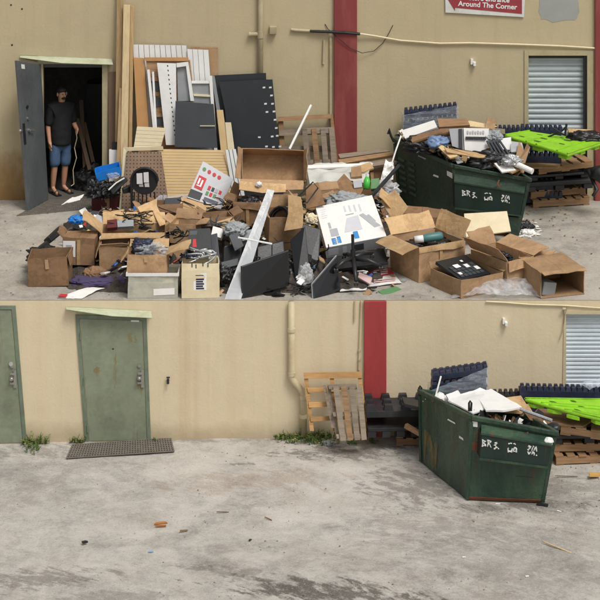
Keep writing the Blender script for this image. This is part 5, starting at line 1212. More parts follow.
# tan carton with the coil
r, u = carton('brown carton with curved tan flap and black cable coil inside', 268, 252, 33, 24, 36, 10, 1.55, {'r': (-8, 22, -.6), 'l': (35, 10), 'b': (10, 12, .3)}, CARD, 12, 0)
b = B(); coil(b, P(281, 219, 1.75), .16, .016, 6, 2, .5, Vector((-.5, -1, .5))); mk('cable_coil', b, BLACK, None, 'thick black cable coil in the brown carton with the curved flap', 'cable coil', smooth=True)
slab('carton_scrap', 'curved tan flap torn off at the right of the cable coil', 'cardboard', CARDL, [(288, 195, 1.4), (301, 197, 1.4), (303.5, 214, 1.35), (302.5, 228, 1.3), (284, 231, 1.3), (288, 214, 1.35)], .02)
mk('bent_wire', B().tube([P(299, 196, 2.0), P(313, 182, 2.1), P(318, 188, 2.1), P(307, 203, 2.0), P(299, 196, 2.0)], .012, 6), BLACK, None, 'bent black wire frame sticking up right of the cable coil carton', 'frame')
slab('carton_scrap', 'brown carton piece behind the bent wire frame', 'cardboard', CARDD, [(306, 186, 2.3), (318, 182, 2.3), (325, 204, 2.1), (306, 209, 2.1)], .02)
# grey acrylic strip
mk('acrylic_strip', B().panel([P(267.5, 189, 1.0), P(274.5, 190.5, 1.0), P(241, 299.3, .03), (P(224.5, 299.3, .03))], .012), ACRY, None, 'long clear grey acrylic strip leaning from the heap down to the ground', 'acrylic strip')
mk('white_rod', B().tube([P(238, 237.5, .55), P(272, 244, .55)], .014, 6), WHITE, None, 'thin white rod crossing the clear acrylic strip', 'rod')
mk('black_rod', B().tube([P(272, 244, .6), P(272, 258, .5)], .01, 6), BLACK, None, 'thin black rod hanging from the right end of the white rod', 'rod')
# black machines around the strip
BM = 'black electronics in the middle of the heap'
slab('black_case', 'tall black case left of the clear strip', 'case', BLACK, [(224, 246, .75), (243, 240, .9), (240, 272, .6), (222, 275, .6)], .2, BM, .02)
bag('rubbish_bag', 'black bag at the foot of the tall black case left of the clear strip', 229, 277, .55, (.2, .16, .2), BLKBAG, 33, .45)
slab('black_case', 'flat black player lying on the foot of the clear strip', 'case', DGREY, [(221, 262, .5), (238, 258, .55), (239, 265, .5), (222, 269, .45)], .12, BM, .008)
bag('rubbish_bag', 'grey crumpled bag on top of the tall black case left of the clear strip', 235, 230, 1.15, (.17, .15, .11), GREYP, 31, .35)
slab('carton_scrap', 'torn tan carton flap above the tall black case', 'cardboard', CARDL, [(216, 222, 1.5), (232, 217, 1.6), (240, 226, 1.4), (224, 233, 1.35)], .02)
slab('small_device', 'pale grey power supply behind the tall black case', 'device', GREYP, [(240, 232, 1.2), (252, 229, 1.3), (254, 238, 1.2), (242, 241, 1.1)], .1)
slab('printed_box', 'small white printed box between the recorder box and the tall black case', 'printed box', WHITEP, [(213, 226, 1.3), (224, 229, 1.25), (221, 238, 1.15), (211, 235, 1.2)], .08)
slab('leaning_board', 'tilted grey black panel on the bag left of the clear strip', 'panel', DGREY, [(229, 236, .72), (238, 232, .78), (244, 246, .7), (235, 251, .64)], .03, BM)
slab('black_case', 'black case right of the clear strip under the cable coil carton', 'case', BLACK, [(257, 246, .9), (284, 240, 1.0), (286, 262, .8), (256, 270, .7)], .2, BM, .02)
slab('black_case', 'upright black case beside the left edge of the white printed box', 'case', BLACK, [(302, 223, 1.35), (321, 229, 1.3), (319, 262, 1.0), (303, 284, .75)], .14, BM, .015)
slab('leaning_board', 'glossy dark panel leaning in the gap between the two flat screens', 'panel', SCREEN, [(290, 240, 1.0), (305, 226, 1.05), (309, 262, .8), (296, 286, .6)], .06, BM, .01)
bag('rubbish_bag', 'black bag under the glossy panel between the screens', 300, 270, .95, (.22, .15, .2), BLKBAG, 37, .4)
bag('rubbish_bag', 'clear bag between the two flat screens', 306, 276, .55, (.1, .08, .16), CLEAR, 41)
bag('rubbish_bag', 'off white crumpled bag above the upright black case', 311, 219, 1.5, (.09, .07, .09), CREAM, 43)
def monitor(label, q, scr, rim=.06, edge=None, base=None):
    q = [P(*p) for p in q]; r = root('flat_screen', label, 'screen', (q[2] + q[3]) / 2, 'flat screens of the rubbish heap')
    def at(u, v, o=0): return (q[0] * (1 - u) + q[1] * u) * (1 - v) + (q[3] * (1 - u) + q[2] * u) * v + nrm * o
    nrm = (q[1] - q[0]).cross(q[3] - q[0]).normalized(); nrm = nrm if nrm.y < 0 else -nrm
    mk('frame', B().panel(q, .045), BLACK, r, bevel=.008)
    mk('screen', B().panel([at(rim, rim, .002), at(1 - rim, rim, .002), at(1 - rim, 1 - rim * 1.4, .002), at(rim, 1 - rim * 1.4, .002)], .0015), scr, r)
    if edge: mk('edge', B().tube([at(0, 1, -.02), at(0, 0, -.02), at(1, 0, -.02)], .012, 6), edge, r)
    if base is not None:
        c = P(*base); mk('stand', B().disc(Vector((c.x, c.y, ZU + .03)), (0, 0, 1), .14, .025, 18, .7).tube([Vector((c.x, c.y + .02, ZU + .03)), at(.6, .85, -.03)], .025, 8), BLACK, r)
    return r
monitor('wide black flat screen standing at the front edge beside the clear strip', [(241.5, 266.5, .16), (289, 250, .42), (289.5, 285.5, .36), (242, 299, .06)], SCREEN, .03, None, (272, 292, .3))
monitor('narrow flat screen seen nearly edge on with a pale edge', [(312.5, 284, .14), (337, 255.5, .5), (341, 290, .34), (313.5, 299.3, .05)], SCREEN, .05, GREYP)
# white printed carton
wb = root('printed_box', 'large white printed carton lying tilted in the middle of the heap', 'printed box', P(352, 256, 1.4))
wq = [P(315.5, 207, 2.15), P(372, 195, 2.35), P(386.5, 236, 1.45), P(326, 247.5, 1.3)]
wn = (wq[1] - wq[0]).cross(wq[3] - wq[0]).normalized(); wn = wn if wn.z > 0 else -wn
mk('box_body', B().hexa([p - wn * .2 for p in (wq[3], wq[2], wq[1], wq[0])] + [wq[3], wq[2], wq[1], wq[0]]), WHITEP, wb, bevel=.004)
def WQ(u, v, o=.002): return (wq[0] * (1 - u) + wq[1] * u) * (1 - v) + (wq[3] * (1 - u) + wq[2] * u) * v + wn * o
def wpr(name, pts, m_, o=.002): mk(name, B().hexa([WQ(u, v, 0) for u, v in reversed(pts)] + [WQ(u, v, o) for u, v in reversed(pts)]), m_, wb)
def rect(u0, v0, u1, v1): return [(u0, v0), (u1, v0), (u1, v1), (u0, v1)]
GP2 = M('pale grey print', (206, 207, 212), .6, .05, 8, 0, 0)
wpr('picture', [(.46, .42), (.66, .40), (.66, .74), (.36, .74)], GP2); wpr('picture', [(.68, .40), (.75, .38), (.97, .74), (.86, .76)], GREYINK); wpr('picture', [(.80, .44), (.84, .43), (1 - .08, .62), (.86, .63)], GREYINK)
for k in range(4): wpr('text_line', rect(.46 + k * .085, .12 + .01 * k, .49 + k * .085, .26 + .02 * k), GP2)
for k in range(5): wpr('text_line', rect(.06, .10 + k * .05, .16 - .015 * (k % 3), .115 + k * .05), GP2)
wpr('text_line', rect(.46, .33, .60, .35), GREYINK)
wpr('picture', rect(.13, .60, .26, .78), GREYINK); wpr('blue_mark', rect(.12, .82, .19, .97), BLUEINK); wpr('blue_mark', rect(.21, .80, .27, .96), BLUEINK); wpr('blue_mark', rect(.49, .76, .57, .93), BLUEINK); wpr('dark_mark', rect(.13, .44, .17, .58), GREYINK)
for k in range(3): wpr('text_line', rect(.15, .86 + k * .04, .24, .872 + k * .04), GREYINK, .003)
fs = [(wq[3], wq[2])]
def WF(u, v): return (wq[3] * (1 - u) + wq[2] * u) - wn * .2 * v
fo = (wq[3] - wq[0]).normalized() * .002
mk('side_print', B().hexa([WF(.01, .95), WF(.99, .95), WF(.99, .95) + fo, WF(.01, .95) + fo, WF(.01, .04), WF(.99, .04), WF(.99, .04) + fo, WF(.01, .04) + fo]), GREYP, wb)
for a, c in ((.03, .2), (.27, .34), (.42, .62)):
    mk('side_mark', B().hexa([WF(a, .8) + fo, WF(c, .8) + fo, WF(c, .8) + fo * 2, WF(a, .8) + fo * 2, WF(a, .25) + fo, WF(c, .25) + fo, WF(c, .25) + fo * 2, WF(a, .25) + fo * 2]), DKINK if a > .4 else GREYINK, wb)
# office chair base
cb = root('office_chair', 'black five star office chair base with gas lift standing in front of the printed carton', 'chair base', GU(353, 278))
hub = P(353, 258, .62)
mk('gas_lift', B().tube([hub + Vector((0, 0, -.05)), hub + Vector((0, 0, .12))], .035, 12).tube([hub + Vector((0, 0, .12)), P(352.6, 234.5, .62)], .022, 12), BLACK, cb, smooth=False)
for px, py, Y in ((336, 268, .35), (344, 254, .95), (372, 253, 1.0), (381, 266, .5), (356, 281, .2)):
    e = P(px, py, Y); e.z = max(e.z, ZU + .07)
    leg = mk('leg', B().tube([hub, hub.lerp(e, .55) + Vector((0, 0, .03)), e], [.04, .032, .024], 8), BLACK, cb, smooth=True)
    mk('caster', B().tube([e + Vector((-.03, 0, -.035)), e + Vector((-.008, 0, -.035))], .034, 12).tube([e + Vector((.008, 0, -.035)), e + Vector((.03, 0, -.035))], .034, 12), BLACK, leg)
# papers in front of it
def sheetq(name, label, cat, mat, pts, amp, seed, lift=.02, G=GU, nx=14, ny=10, parent=None, freq=4):
    q = [G(*p) + Vector((0, 0, lift)) for p in pts]
    return mk(name, B().sheet(q, nx, ny, amp, freq, seed), mat, parent, None if parent else label, None if parent else cat, smooth=True)
pw = sheetq('poster', 'white printed leaflet with red lines below the chair base', 'leaflet', WHITEP, [(340, 293), (371, 291), (361, 273), (340, 275)], .012, 1)
def on_sheet(name, pts, mat, par, lift): mk(name, B().hexa([GU(*p) + Vector((0, 0, lift - .004)) for p in pts] + [GU(*p) + Vector((0, 0, lift)) for p in pts]), mat, par)
for k in range(3): on_sheet('red_line', [(344, 281.5 + k * 2), (357, 280 + k * 2), (357, 278.9 + k * 2), (344, 280.4 + k * 2)], REDINK, pw, .037)
pw = sheetq('poster', 'white and red printed leaflet right of the chair base', 'leaflet', WHITEP, [(368, 288), (402, 284.5), (388, 268), (366, 272)], .012, 2)
on_sheet('red_print', [(370.5, 279.5), (394.5, 276), (388, 269.3), (368, 273)], REDINK, pw, .037)
for k in range(3): on_sheet('white_line', [(374, 278 - k * 2), (388, 276 - k * 2), (387.4, 275.2 - k * 2), (373.6, 277.2 - k * 2)], WHITE, pw, .039)
for k in range(2): on_sheet('pink_line', [(374, 285 - k * 2), (396, 282.6 - k * 2), (395, 281.8 - k * 2), (373.8, 284.2 - k * 2)], PINK, pw, .037)
slab('circuit_board', 'grey green circuit board with pale chips at the front edge', 'circuit board', GREENINK, [(378, 291, .35), (396, 286, .55), (408, 293, .4), (388, 298.5, .12)], .02)
for k, (px, py) in enumerate(((386, 292), (392, 291), (398, 292), (391, 295), (396, 289))): pass
chip('plastic_scrap', 'bright blue scrap at the front edge below the white leaflet', 'scrap', 362, 296, .2, .12, .03, BLUEINK, 5)
slab('magazine', 'brown pink magazine propped under the chair base', 'magazine', PINK, [(359, 272, .75), (372, 277, .6), (370, 284, .5), (358, 277, .65)], .03)
slab('plastic_tray', 'black shallow tray under the printed carton', 'tray', BLACK, [(328, 258, 1.2), (384, 248, 1.3), (388, 262, 1.0), (330, 270, .95)], .05)
# boxes to the right
r, u = carton('big open brown carton right of the printed carton with a teal bottle inside', 418.5, 283, 55, 52, 35, 30, None, {'l': (100, 20, .15), 'b': (25, 18, .3), 'r': (18, 20, .2), 'f': (172, 6, 0)}, CARD, fmat=CARDL)
b = B(); b.tube([P(417, 239.5, 1.15), P(423, 238.5, 1.15), P(427, 238, 1.15), P(440, 236, 1.2), P(443, 235.5, 1.2)], [.028, .05, .062, .066, .04], 12)
bt = mk('bottle', b, TEAL, None, 'teal bottle with a white cap lying in the big open carton', 'bottle', smooth=True); mk('cap', B().tube([P(414.5, 239.8, 1.15), P(423.5, 238.6, 1.15)], .054, 12), WHITE, bt, smooth=True)
bag('rubbish_bag', 'black bag inside the big open carton under the teal bottle', 430, 246, 1.45, (.34, .25, .12), BLKBAG, 51)
chip('plastic_scrap', 'orange red scrap at the back of the big open carton', 'scrap', 432, 238, .2, .1, .02, M('orange red', (214, 84, 60), .6), 5).location.z = P(432, 231, 1.8).z
r, u = carton('closed brown carton with a pale label behind the big open carton', 394, 236, 50, 26, 22, -8, 2.5, {'l': (40, 24, .2)}, CARDD, 6, 4, top=True, fmat=CARDL)
decal(r, u, 'label', 17, 8, 39, 19, PINK); decal(r, u, 'label_mark', 20, 10, 26, 12, DKINK, -.006)
slab('carton_scrap', 'tan square carton flap standing left of the labelled closed carton', 'cardboard', CARDL, [(380, 201, 2.6), (395, 189.5, 2.6), (408, 207, 2.4), (396, 224, 2.3)], .02)
slab('cream_board', 'cream board leaning on the upper dumpster behind the right cartons', 'board', CREAM, [(464, 213.5, 2.9), (507, 211, 2.9), (511, 231, 2.6), (466, 237, 2.6)], .025)
r, u = carton('low brown carton with a black keyboard device at the front right', 461, 299, 54, 52, 18, 33, None, {'r': (75, 5), 'b': (15, 6, 0)}, CARD)
def in_carton(r, pts): return [wm(r) @ Vector(p) for p in pts]
dv = root('keyboard', 'black keyboard device with white stickers in the low front carton', 'keyboard', wm(r) @ Vector((20 * u, 25 * u, 12 * u)))
KT = wm(r) @ TR((5 * u, 7 * u, 13 * u), 14, 0, 4)
def kbx(name, x0_, x1_, y0_, y1_, z0_, z1_, m_, par=dv): return mk(name, B().box(x0_ * u, x1_ * u, y0_ * u, y1_ * u, z0_ * u, z1_ * u, KT), m_, par)
kbx('body', 0, 40, 0, 40, 0, 3, BLACK)
for i in range(6):
    for j in range(4): kbx('key', 4 + i * 5.4, 8.4 + i * 5.4, 4 + j * 5.4, 8.4 + j * 5.4, 3.05, 3.9, DGREY)
for a in ((10, 20, 17, 26), (22, 17, 27, 23), (30, 10, 35, 16), (5, 8, 9, 12), (24, 28, 27, 31)): kbx('white_sticker', a[0], a[2], a[1], a[3], 4.0, 4.3, WHITEP)
r, u = carton('open brown carton behind the front right carton with flaps standing up', 508, 290, 34, 58, 28, 35, None, {'l': (35, 20, .2), 'b': (20, 17, .2), 'r': (70, 22, .2), 'f': (165, 10, 0)}, CARD, fmat=CARD)
bag('rubbish_bag', 'black cables and plastic in the open carton with standing flaps', 507, 259, 1.2, (.2, .18, .1), BLKBAG, 61, .5, 3)
r, u = carton('closed brown carton with an open side showing a grey device at the front right', 541, 299, 48, 56, 26, 18, .04, {'f': (88, 7, .1)}, CARD, top=True, front=False)
gd = wm(r); mk('grey_device', B().box(4 * u, 20 * u, 4 * u, 30 * u, .6 * u, 14 * u, gd @ TR((0, 0, 2 * u), 0, 12, 10)), GREYP, None, 'grey machine inside the open side of the front right carton', 'device', bevel=.012)
slab('carton_scrap', 'brown carton flap lying across the top of the front right cartons', 'cardboard', CARD, [(519, 252.5, 1.0), (556, 249.5, 1.1), (548, 260, .9), (519, 262, .9)], .02)
b = B(); nx, ny = 60, 26; g = []
for j in range(ny + 1):
    row = []
    for i in range(nx + 1):
        u, v = i / nx, j / ny; p = GU(452 + 92 * u, 299.3 - 17 * v); e_ = max(0, math.sin(math.pi * u)) ** .6 * math.sin(math.pi * min(1, v * .8 + .12))
        q = Vector((p.x * 2.6, p.y * 2.6, 4)); h_ = .20 * e_ * (.75 + .5 * noise.noise(q)) + .05 * e_ * abs(noise.noise(q * 3.1)) + .02 * noise.noise(q * 8) * e_
        p.x += .05 * noise.noise(q * 2); p.y = max(.03, p.y + .06 * noise.noise(q * 2.3)); p.z += .012 + max(0, h_); row.append(b.bm.verts.new(p))
    g.append(row)
for j in range(ny):
    for i in range(nx): b.bm.faces.new((g[j][i], g[j][i + 1], g[j + 1][i + 1], g[j + 1][i]))
mk('plastic_sheet', b, CLEAR, None, 'clear plastic sheet lying crumpled at the front edge before the right cartons', 'plastic sheet', smooth=True)
# boxes at the left front
r, u = carton('plain brown carton at the left end of the heap', 28.5, 287, 40, 36, 28.5, 0, None, {'r': (170, 10, 0)}, CARDD, ry=-1.5)
slab('black_case', 'long black case sticking out of the left end carton', 'case', BLKBAG, [(32, 252, 1.1), (47, 240, 1.6), (52, 246, 1.6), (37, 259, 1.1)], .14, None, .02)
slab('black_case', 'second long black case leaning above the left end carton', 'case', BLACK, [(48, 236.5, 2.0), (61, 224.5, 2.4), (66.5, 230, 2.4), (52, 242, 2.0)], .12, None, .02)
bag('rubbish_bag', 'black bag filling the carton at the left end', 47, 258, 1.4, (.28, .25, .16), BLKBAG, 81, .4)
r, u = carton('brown carton with a white label behind the left end carton', 62, 265, 33, 26, 27, -4, 1.35, {'l': (30, 8)}, CARDD, top=True)
decal(r, u, 'label', 1, 8, 13.5, 24, WHITEP, skew=0); decal(r, u, 'label_mark', 4, 15, 10, 20, GREYINK, -.006)
sheetq('paper_sheet', 'white torn paper on top of the labelled left carton', 'paper', WHITEP, [(61, 237), (80, 232), (84, 225), (72, 229)], .03, 5, .5)
bag('blue_cloth', 'bright blue rag on the heap behind the labelled left carton', 76, 220, 2.6, (.11, .1, .07), BLUEP, 83, .3, 2, 'rag')
r, u = carton('brown carton standing on purple cloth left of the frosted tub', 99.5, 277, 29, 30, 30, 3, None, {'l': (150, 12), 'f': (30, 3)}, CARD)
bag('brown_paper', 'crumpled brown paper in front of the carton on purple cloth', 96, 274, .95, (.17, .14, .10), CARDD, 85, .3, 2, 'paper')
r, u = carton('wide open carton of small electronics in the middle left of the heap', 101, 262, 64, 34, 28, 3, 1.5, {'f': (112, 15, -.5), 'l': (42, 24, .3), 'b': (35, 14, .3), 'r': (40, 16, .5)}, CARD, fmat=CARDL)
SE = 'small electronics in the wide open carton'
for k, (lab, m_, pts, t_) in enumerate((('pale grey adaptor in front of the wide open carton', GREYP, [(117, 220.5, 1.9), (133.5, 219.5, 1.9), (133.5, 226, 1.8), (117.5, 227, 1.8)], .06),
      ('grey white carton scrap left in the wide open carton', GREYINK, [(97, 214, 2.2), (108, 219, 2.1), (103, 224, 2.0), (95, 218, 2.1)], .05), ('dark maroon box in the wide open carton', DRED, [(107, 220, 1.95), (117, 219, 1.95), (117, 227, 1.8), (107, 228, 1.8)], .06),
      ('black recorder at the back of the wide open carton', BLACK, [(121, 211, 2.3), (140, 213, 2.3), (142, 221, 2.1), (124, 219, 2.1)], .08), ('black box right in the wide open carton', DGREY, [(141, 216, 2.2), (153, 219, 2.2), (151, 228, 2.0), (139, 226, 2.0)], .06),
      ('tan square lid at the back left of the wide open carton', CARDL, [(111, 211, 2.5), (124, 209, 2.5), (121, 216, 2.3), (112, 217, 2.3)], .03))):
    slab('small_device' if 'lid' not in lab and 'scrap' not in lab else 'carton_scrap', lab, 'device' if 'lid' not in lab and 'scrap' not in lab else 'cardboard', m_, pts, t_, SE)
cables('cable_tangle', 'black cable tangle in the wide open carton', 134, 221, 2.0, .3, 12, 3, BLACK)
slab('carton_scrap', 'curled tan flap at the right of the wide open carton', 'cardboard', CARDL, [(137, 207, 2.2), (157, 198.5, 2.4), (157, 206, 2.3), (166, 224, 2.0), (160, 226, 1.9), (152, 210, 2.2), (140, 212, 2.1)], .02)
sheetq('plastic_sheet', 'dirty clear film over the boxes right of the small electronics', 'plastic film', FILM, [(140, 232), (212, 226), (214, 216), (160, 222)], .05, 9, .42)
r, u = carton('small open brown carton right of the wide electronics carton', 170, 243, 27, 22, 19, -12, 1.45, {'l': (50, 10), 'b': (30, 10), 'r': (70, 9)}, CARD)
slab('small_device', 'black receiver in the small open carton right of the wide one', 'device', BLACK, [(173, 226, 1.9), (192, 228, 1.9), (190, 235, 1.75), (172, 234, 1.75)], .08)
r, u = carton('small open brown carton between the product box and the grey bag', 205, 236, 30, 22, 17, 16, 1.75, {'f': (130, 9), 'r': (60, 11), 'l': (40, 9)}, CARDD)
slab('small_device', 'grey router in the small carton beside the grey bag', 'device', GREYP, [(210, 219, 2.1), (226, 217, 2.2), (229, 223, 2.1), (212, 226, 2.0)], .07)
r, u = carton('small open carton behind the white printed carton beside the tarp', 322, 213, 26, 20, 17, 20, 2.75, {'f': (140, 9), 'l': (60, 9), 'b': (20, 8)}, CARD)
# tub with the small carton on it
r, u = carton('frosted plastic tub with a white label at the front of the heap', 127.5, 299.2, 50, 28, 24, 0, .05, {}, TUBM, name='plastic_tub', cat='plastic tub', t=.014)
mk('tub_rim', B().box(-1.5 * u, 51.5 * u, -1.2 * u, -.002, 23 * u, 26 * u).box(-1.5 * u, 51.5 * u, 28 * u + .002, 29.2 * u, 23 * u, 26 * u).box(-1.5 * u, -.002, -.002, 28 * u, 23 * u, 26 * u).box(50 * u + .002, 51.5 * u, -.002, 28 * u, 23 * u, 26 * u), WHITE, r, local=True)
decal(r, u, 'label', 26, 3.5, 47, 10, WHITEP, skew=1)
mk('paper_stack', B().box(5 * u, 45 * u, 4 * u, 24 * u, 1 * u, 14 * u, wm(r)), CREAM, None, 'pale papers inside the frosted plastic tub', 'papers')
r, u = carton('small brown carton with a blue bag standing on the frosted tub', 126.5, 273, 40.5, 27, 18, -1, .10, {'r': (62, 24, .3), 'l': (140, 10, .2), 'b': (20, 8)}, CARD, fmat=CARDL)
bag('blue_cloth', 'dark blue bag in the small carton on the tub', 143, 247.5, .5, (.18, .14, .12), NAVY, 91, .35, 2.4)
bag('rubbish_bag', 'clear bag over the dark blue bag in the small carton', 152, 251, .42, (.24, .15, .10), CLEAR, 93, .4, 2.4)
# cream box with cables and black red unit
r, u = carton('cream box with a printed white label beside the frosted tub', 181.5, 298.8, 38, 24, 35, 3, None, {}, CREAM)
decal(r, u, 'label', 12, 8, 25, 25, WHITEP)
for k in range(5): decal(r, u, 'label_text', 14.5, 9 + k * 2.3, 22.5 - (k % 2), 10.6 + k * 2.3, NAVY, -.0065)
decal(r, u, 'label_text', 14, 22.5, 22, 23.3, DKINK, -.0065)
for x0_, z0_ in ((10, 31), (14, 30), (21, 32), (26, 31)): decal(r, u, 'strap_mark', x0_, z0_, x0_ + 1, z0_ + 4, DGREY)
cables('cable_tangle', 'silver and blue cable ends in the cream box', 200, 257, .30, .24, 16, 5, SILV, .013)
cables('cable_tangle', 'blue cable ends at the left of the cream box', 189, 258, .28, .14, 9, 6, NAVY, .012)
du = slab('recorder_box', 'black printed box with a red patch standing in the cream box', 'product box', BLACK, [(189, 229, .75), (210, 228, .75), (211.5, 249, .55), (187, 250, .55)], .12)
for nm, pts, m_ in (('red_patch', [(193, 239), (200.5, 239), (201, 247), (192.5, 247)], REDINK), ('white_mark', [(204.5, 243.5), (208, 243.3), (208.2, 246), (204.7, 246.2)], WHITEP), ('grey_band', [(190, 231), (209.5, 230), (209.8, 234), (189.8, 235)], DGREY)):
    mk(nm, B().panel([P(px, py, .75 - (py - 229) / 21 * .2 - .004) for px, py in pts], .003), m_, du)
slab('leaning_board', 'thin dark panel standing behind the cream box', 'panel', DGREY, [(206, 236, .85), (217, 233, .85), (220, 262, .6), (213, 263, .6)], .03)
bag('purple_cloth', 'dark purple cloth under the left cartons', 100, 281, .75, (.46, .2, .06), PURP, 95, .25, 2.2, 'cloth')
pw = sheetq('poster', 'white leaflet with a red corner lying at the front left edge', 'leaflet', WHITEP, [(57, 298.5), (82, 299.3), (105, 289), (88, 289)], .02, 11, .014)
on_sheet('red_print', [(57.5, 298.6), (66, 299), (68, 296.6), (61, 296.2)], REDINK, pw, .034)
slab('leaning_board', 'thin black strip on the ground left of the frosted tub', 'strip', BLACK, [(105, 297.5, .14), (112, 291, .42), (118, 292, .38), (111, 298.5, .1)], .02)

# ------------------------------------------------------------------ upper dumpster and what it holds
A, Bc, Dk = GU(455, 233), GU(518, 236.5), GU(400, 212); Cc = Bc + (Dk - A) * .95
A2 = P(453, 165, A.y - .02); B2 = P(530, 179, Bc.y - .05); D2 = P(394, 138.5, Dk.y); C2 = P(484, 152, Cc.y)
for p in (A, Bc, Dk, Cc): p.z += .01
d2, f2 = dumpster('dark green dumpster heaped with rubbish standing in the upper yard', A, Bc, Dk, Cc, A2, B2, D2, C2, DUMPU, (.03, .965, .41, .79, .875, .16), [(mu - .02, mv + .04, sg_) for mu, mv, sg_ in MARKS],
    [('sticker', 's', .90, .80, .10, .07, WHITEP), ('sticker', 's', .66, .71, .09, .03, WHITEP), ('sticker', 's', .42, .90, .12, .02, GREYINK)], louvers=(.06, .32, 6))
b = B(); h0 = P(499, 180, Bc.y - .14); b.tube([h0, h0 + Vector((-.03, -.03, -.06)), h0 + Vector((.0, -.03, -.1)), h0 + Vector((.03, -.03, -.06))], .012, 8); mk('latch_hook', b, RUST, d2)
mk('post_foot', B().hexa([f2(.86, 0, .01), f2(1.0, 0, .01), f2(1.0, 0, .12), f2(.86, 0, .12), f2(.80, .36, .01), f2(1.0, .36, .01), f2(1.0, .36, .14), f2(.80, .36, .14)]), DUMPU, d2)
mk('side_hook', B().tube([P(394, 142, Dk.y - .05), P(391, 136, Dk.y - .05), P(389, 129, Dk.y - .05), P(388, 134, Dk.y - .05)], .02, 8), BLACKM, d2)
mk('white_rope', B().tube([P(401, 136, 4.2), P(396, 150, 4.0), P(391, 166, 3.9), P(386, 178, 3.8)], .013, 6), WHITEP, None, 'white rope hanging over the left rim of the upper dumpster', 'rope')
DG = 'rubbish heaped in the upper dumpster'
def heap(name, label, cat, mat, pts, t, bevel=.003): return slab(name, label, cat, mat, pts, t, DG, bevel)
heap('white_board', 'dirty white board along the left rim of the upper dumpster', 'board', WHITEP, [(401, 130.5, 4.3), (434, 120, 4.2), (437, 127, 4.0), (405, 138.5, 4.1)], .03)
heap('wood_crate', 'brown wooden piece at the top middle of the upper dumpster', 'wood', WOODB, [(437, 118.5, 4.3), (467, 118.5, 4.2), (470, 125, 4.0), (439, 127, 4.1)], .12)
heap('carton_sheet', 'long brown carton sheet over the left half of the upper dumpster', 'cardboard', CARDD, [(409, 137, 4.0), (441, 128.5, 4.0), (466, 127.5, 3.9), (462, 132, 3.8), (440, 132.5, 3.75), (412, 142, 3.8)], .03)
heap('wood_plank', 'pale thin plank on top of the upper dumpster right of the middle', 'plank', LUMB, [(449, 124.5, 4.15), (486, 127.5, 3.9), (497, 126, 3.95), (470, 120.5, 4.2)], .02)
heap('carton_flap', 'small tan carton flap standing at the peak of the dumpster heap', 'cardboard', CARD, [(487.5, 117, 4.0), (496, 119.5, 4.0), (494.5, 130, 3.9), (485, 127.5, 3.9)], .02)
wc = heap('printed_box', 'white printed carton with black bars in the middle of the dumpster heap', 'printed box', WHITEP, [(463.5, 128, 3.62), (489, 128.5, 3.58), (487, 154, 3.5), (464.5, 150, 3.54)], .3)
def dq(name, x0_, y0_, x1_, y1_, m_): mk(name, B().panel([P(px, py, 3.62 - (py - 128) / 26 * .12 - (px - 463) / 26 * .04 - .006) for px, py in ((x0_, y0_), (x1_, y0_ + .4), (x1_, y1_ + .4), (x0_, y1_))], .003), m_, wc)
dq('black_bar', 465.5, 136.5, 486, 139.8, DKINK)
for k in range(7): dq('letter_mark', 467 + k * 2.6, 130.5 + .8 * (k % 2), 468.6 + k * 2.6, 133.6, GREYINK)
for k in range(8): dq('white_letter', 467 + k * 2.3, 137.4, 468.4 + k * 2.3, 139, WHITE)
heap('printed_box', 'grey side carton with a dark stripe left of the white printed carton', 'printed box', GREYINK, [(449, 129, 3.72), (463, 128, 3.66), (464, 150, 3.56), (452, 146, 3.62)], .2)
heap('dark_strip', 'dark strip on the grey carton beside the white printed carton', 'strip', DKINK, [(458.5, 129, 3.66), (462, 128.6, 3.655), (462.6, 149, 3.55), (459, 148, 3.56)], .01)
mk('blue_bag', B().blob(P(437, 142, 3.72), (.18, .15, .10), 101, .4, 2.6, 4), M('blue foil bag', (112, 136, 172), .35, .4, 9, .4, 0), None, 'crumpled pale blue bag in the left half of the upper dumpster', 'bag', DG, smooth=True)
heap('carton_scrap', 'torn tan carton strip along the front rim of the upper dumpster', 'cardboard', CARDL, [(444, 147, 3.45), (452, 148.5, 3.4), (499, 156, 3.3), (500, 158.5, 3.25), (478, 157.5, 3.25), (447, 152, 3.35)], .02)
heap('wood_scrap', 'splintered tan wood scrap at the left front rim of the upper dumpster', 'wood', YELB, [(436, 145, 3.6), (441, 144, 3.6), (458, 156, 3.3), (450, 158, 3.3)], .03)
rk = root('wire_rack', 'dark grey wire rack tilted at the right end of the dumpster heap', 'rack', P(498, 160, 3.3), None and None)
for k in range(5): mk('rod', B().tube([P(487 + k * 3, 141 - k * .3, 3.5), P(500 + k * 3, 165 - k * 1.5, 3.15)], .018, 6), DGREY, rk)
mk('crossbar', B().tube([P(487, 143, 3.48), P(501, 141, 3.48)], .02, 6).tube([P(497, 159, 3.2), P(511, 155, 3.2)], .02, 6), DGREY, rk)
heap('white_board', 'white sheet right of the white printed carton in the dumpster heap', 'sheet', WHITE, [(497, 139, 3.6), (511, 137, 3.6), (512, 157, 3.4), (504, 160, 3.4)], .02)
heap('white_board', 'flat pale grey board at the right rim of the upper dumpster', 'board', GREYINK, [(510, 141, 3.6), (522, 142.5, 3.5), (524, 151, 3.35), (511, 152, 3.35)], .02)
bag('grey_bag', 'grey crumpled bag right of the white printed carton in the dumpster heap', 493, 137, 3.65, (.14, .12, .1), GREYP, 103, .4)
bag('silver_bag', 'silver crumpled bag at the right front of the dumpster heap', 511, 161, 3.2, (.17, .14, .09), SILV, 104, .4)
heap('carton_scrap', 'tan torn carton standing up at the right end of the dumpster heap', 'cardboard', CARD, [(519, 141, 3.4), (524, 150, 3.35), (527, 143, 3.35), (530, 147, 3.3), (525, 163, 3.15), (516, 165, 3.15), (515, 160, 3.2)], .03)
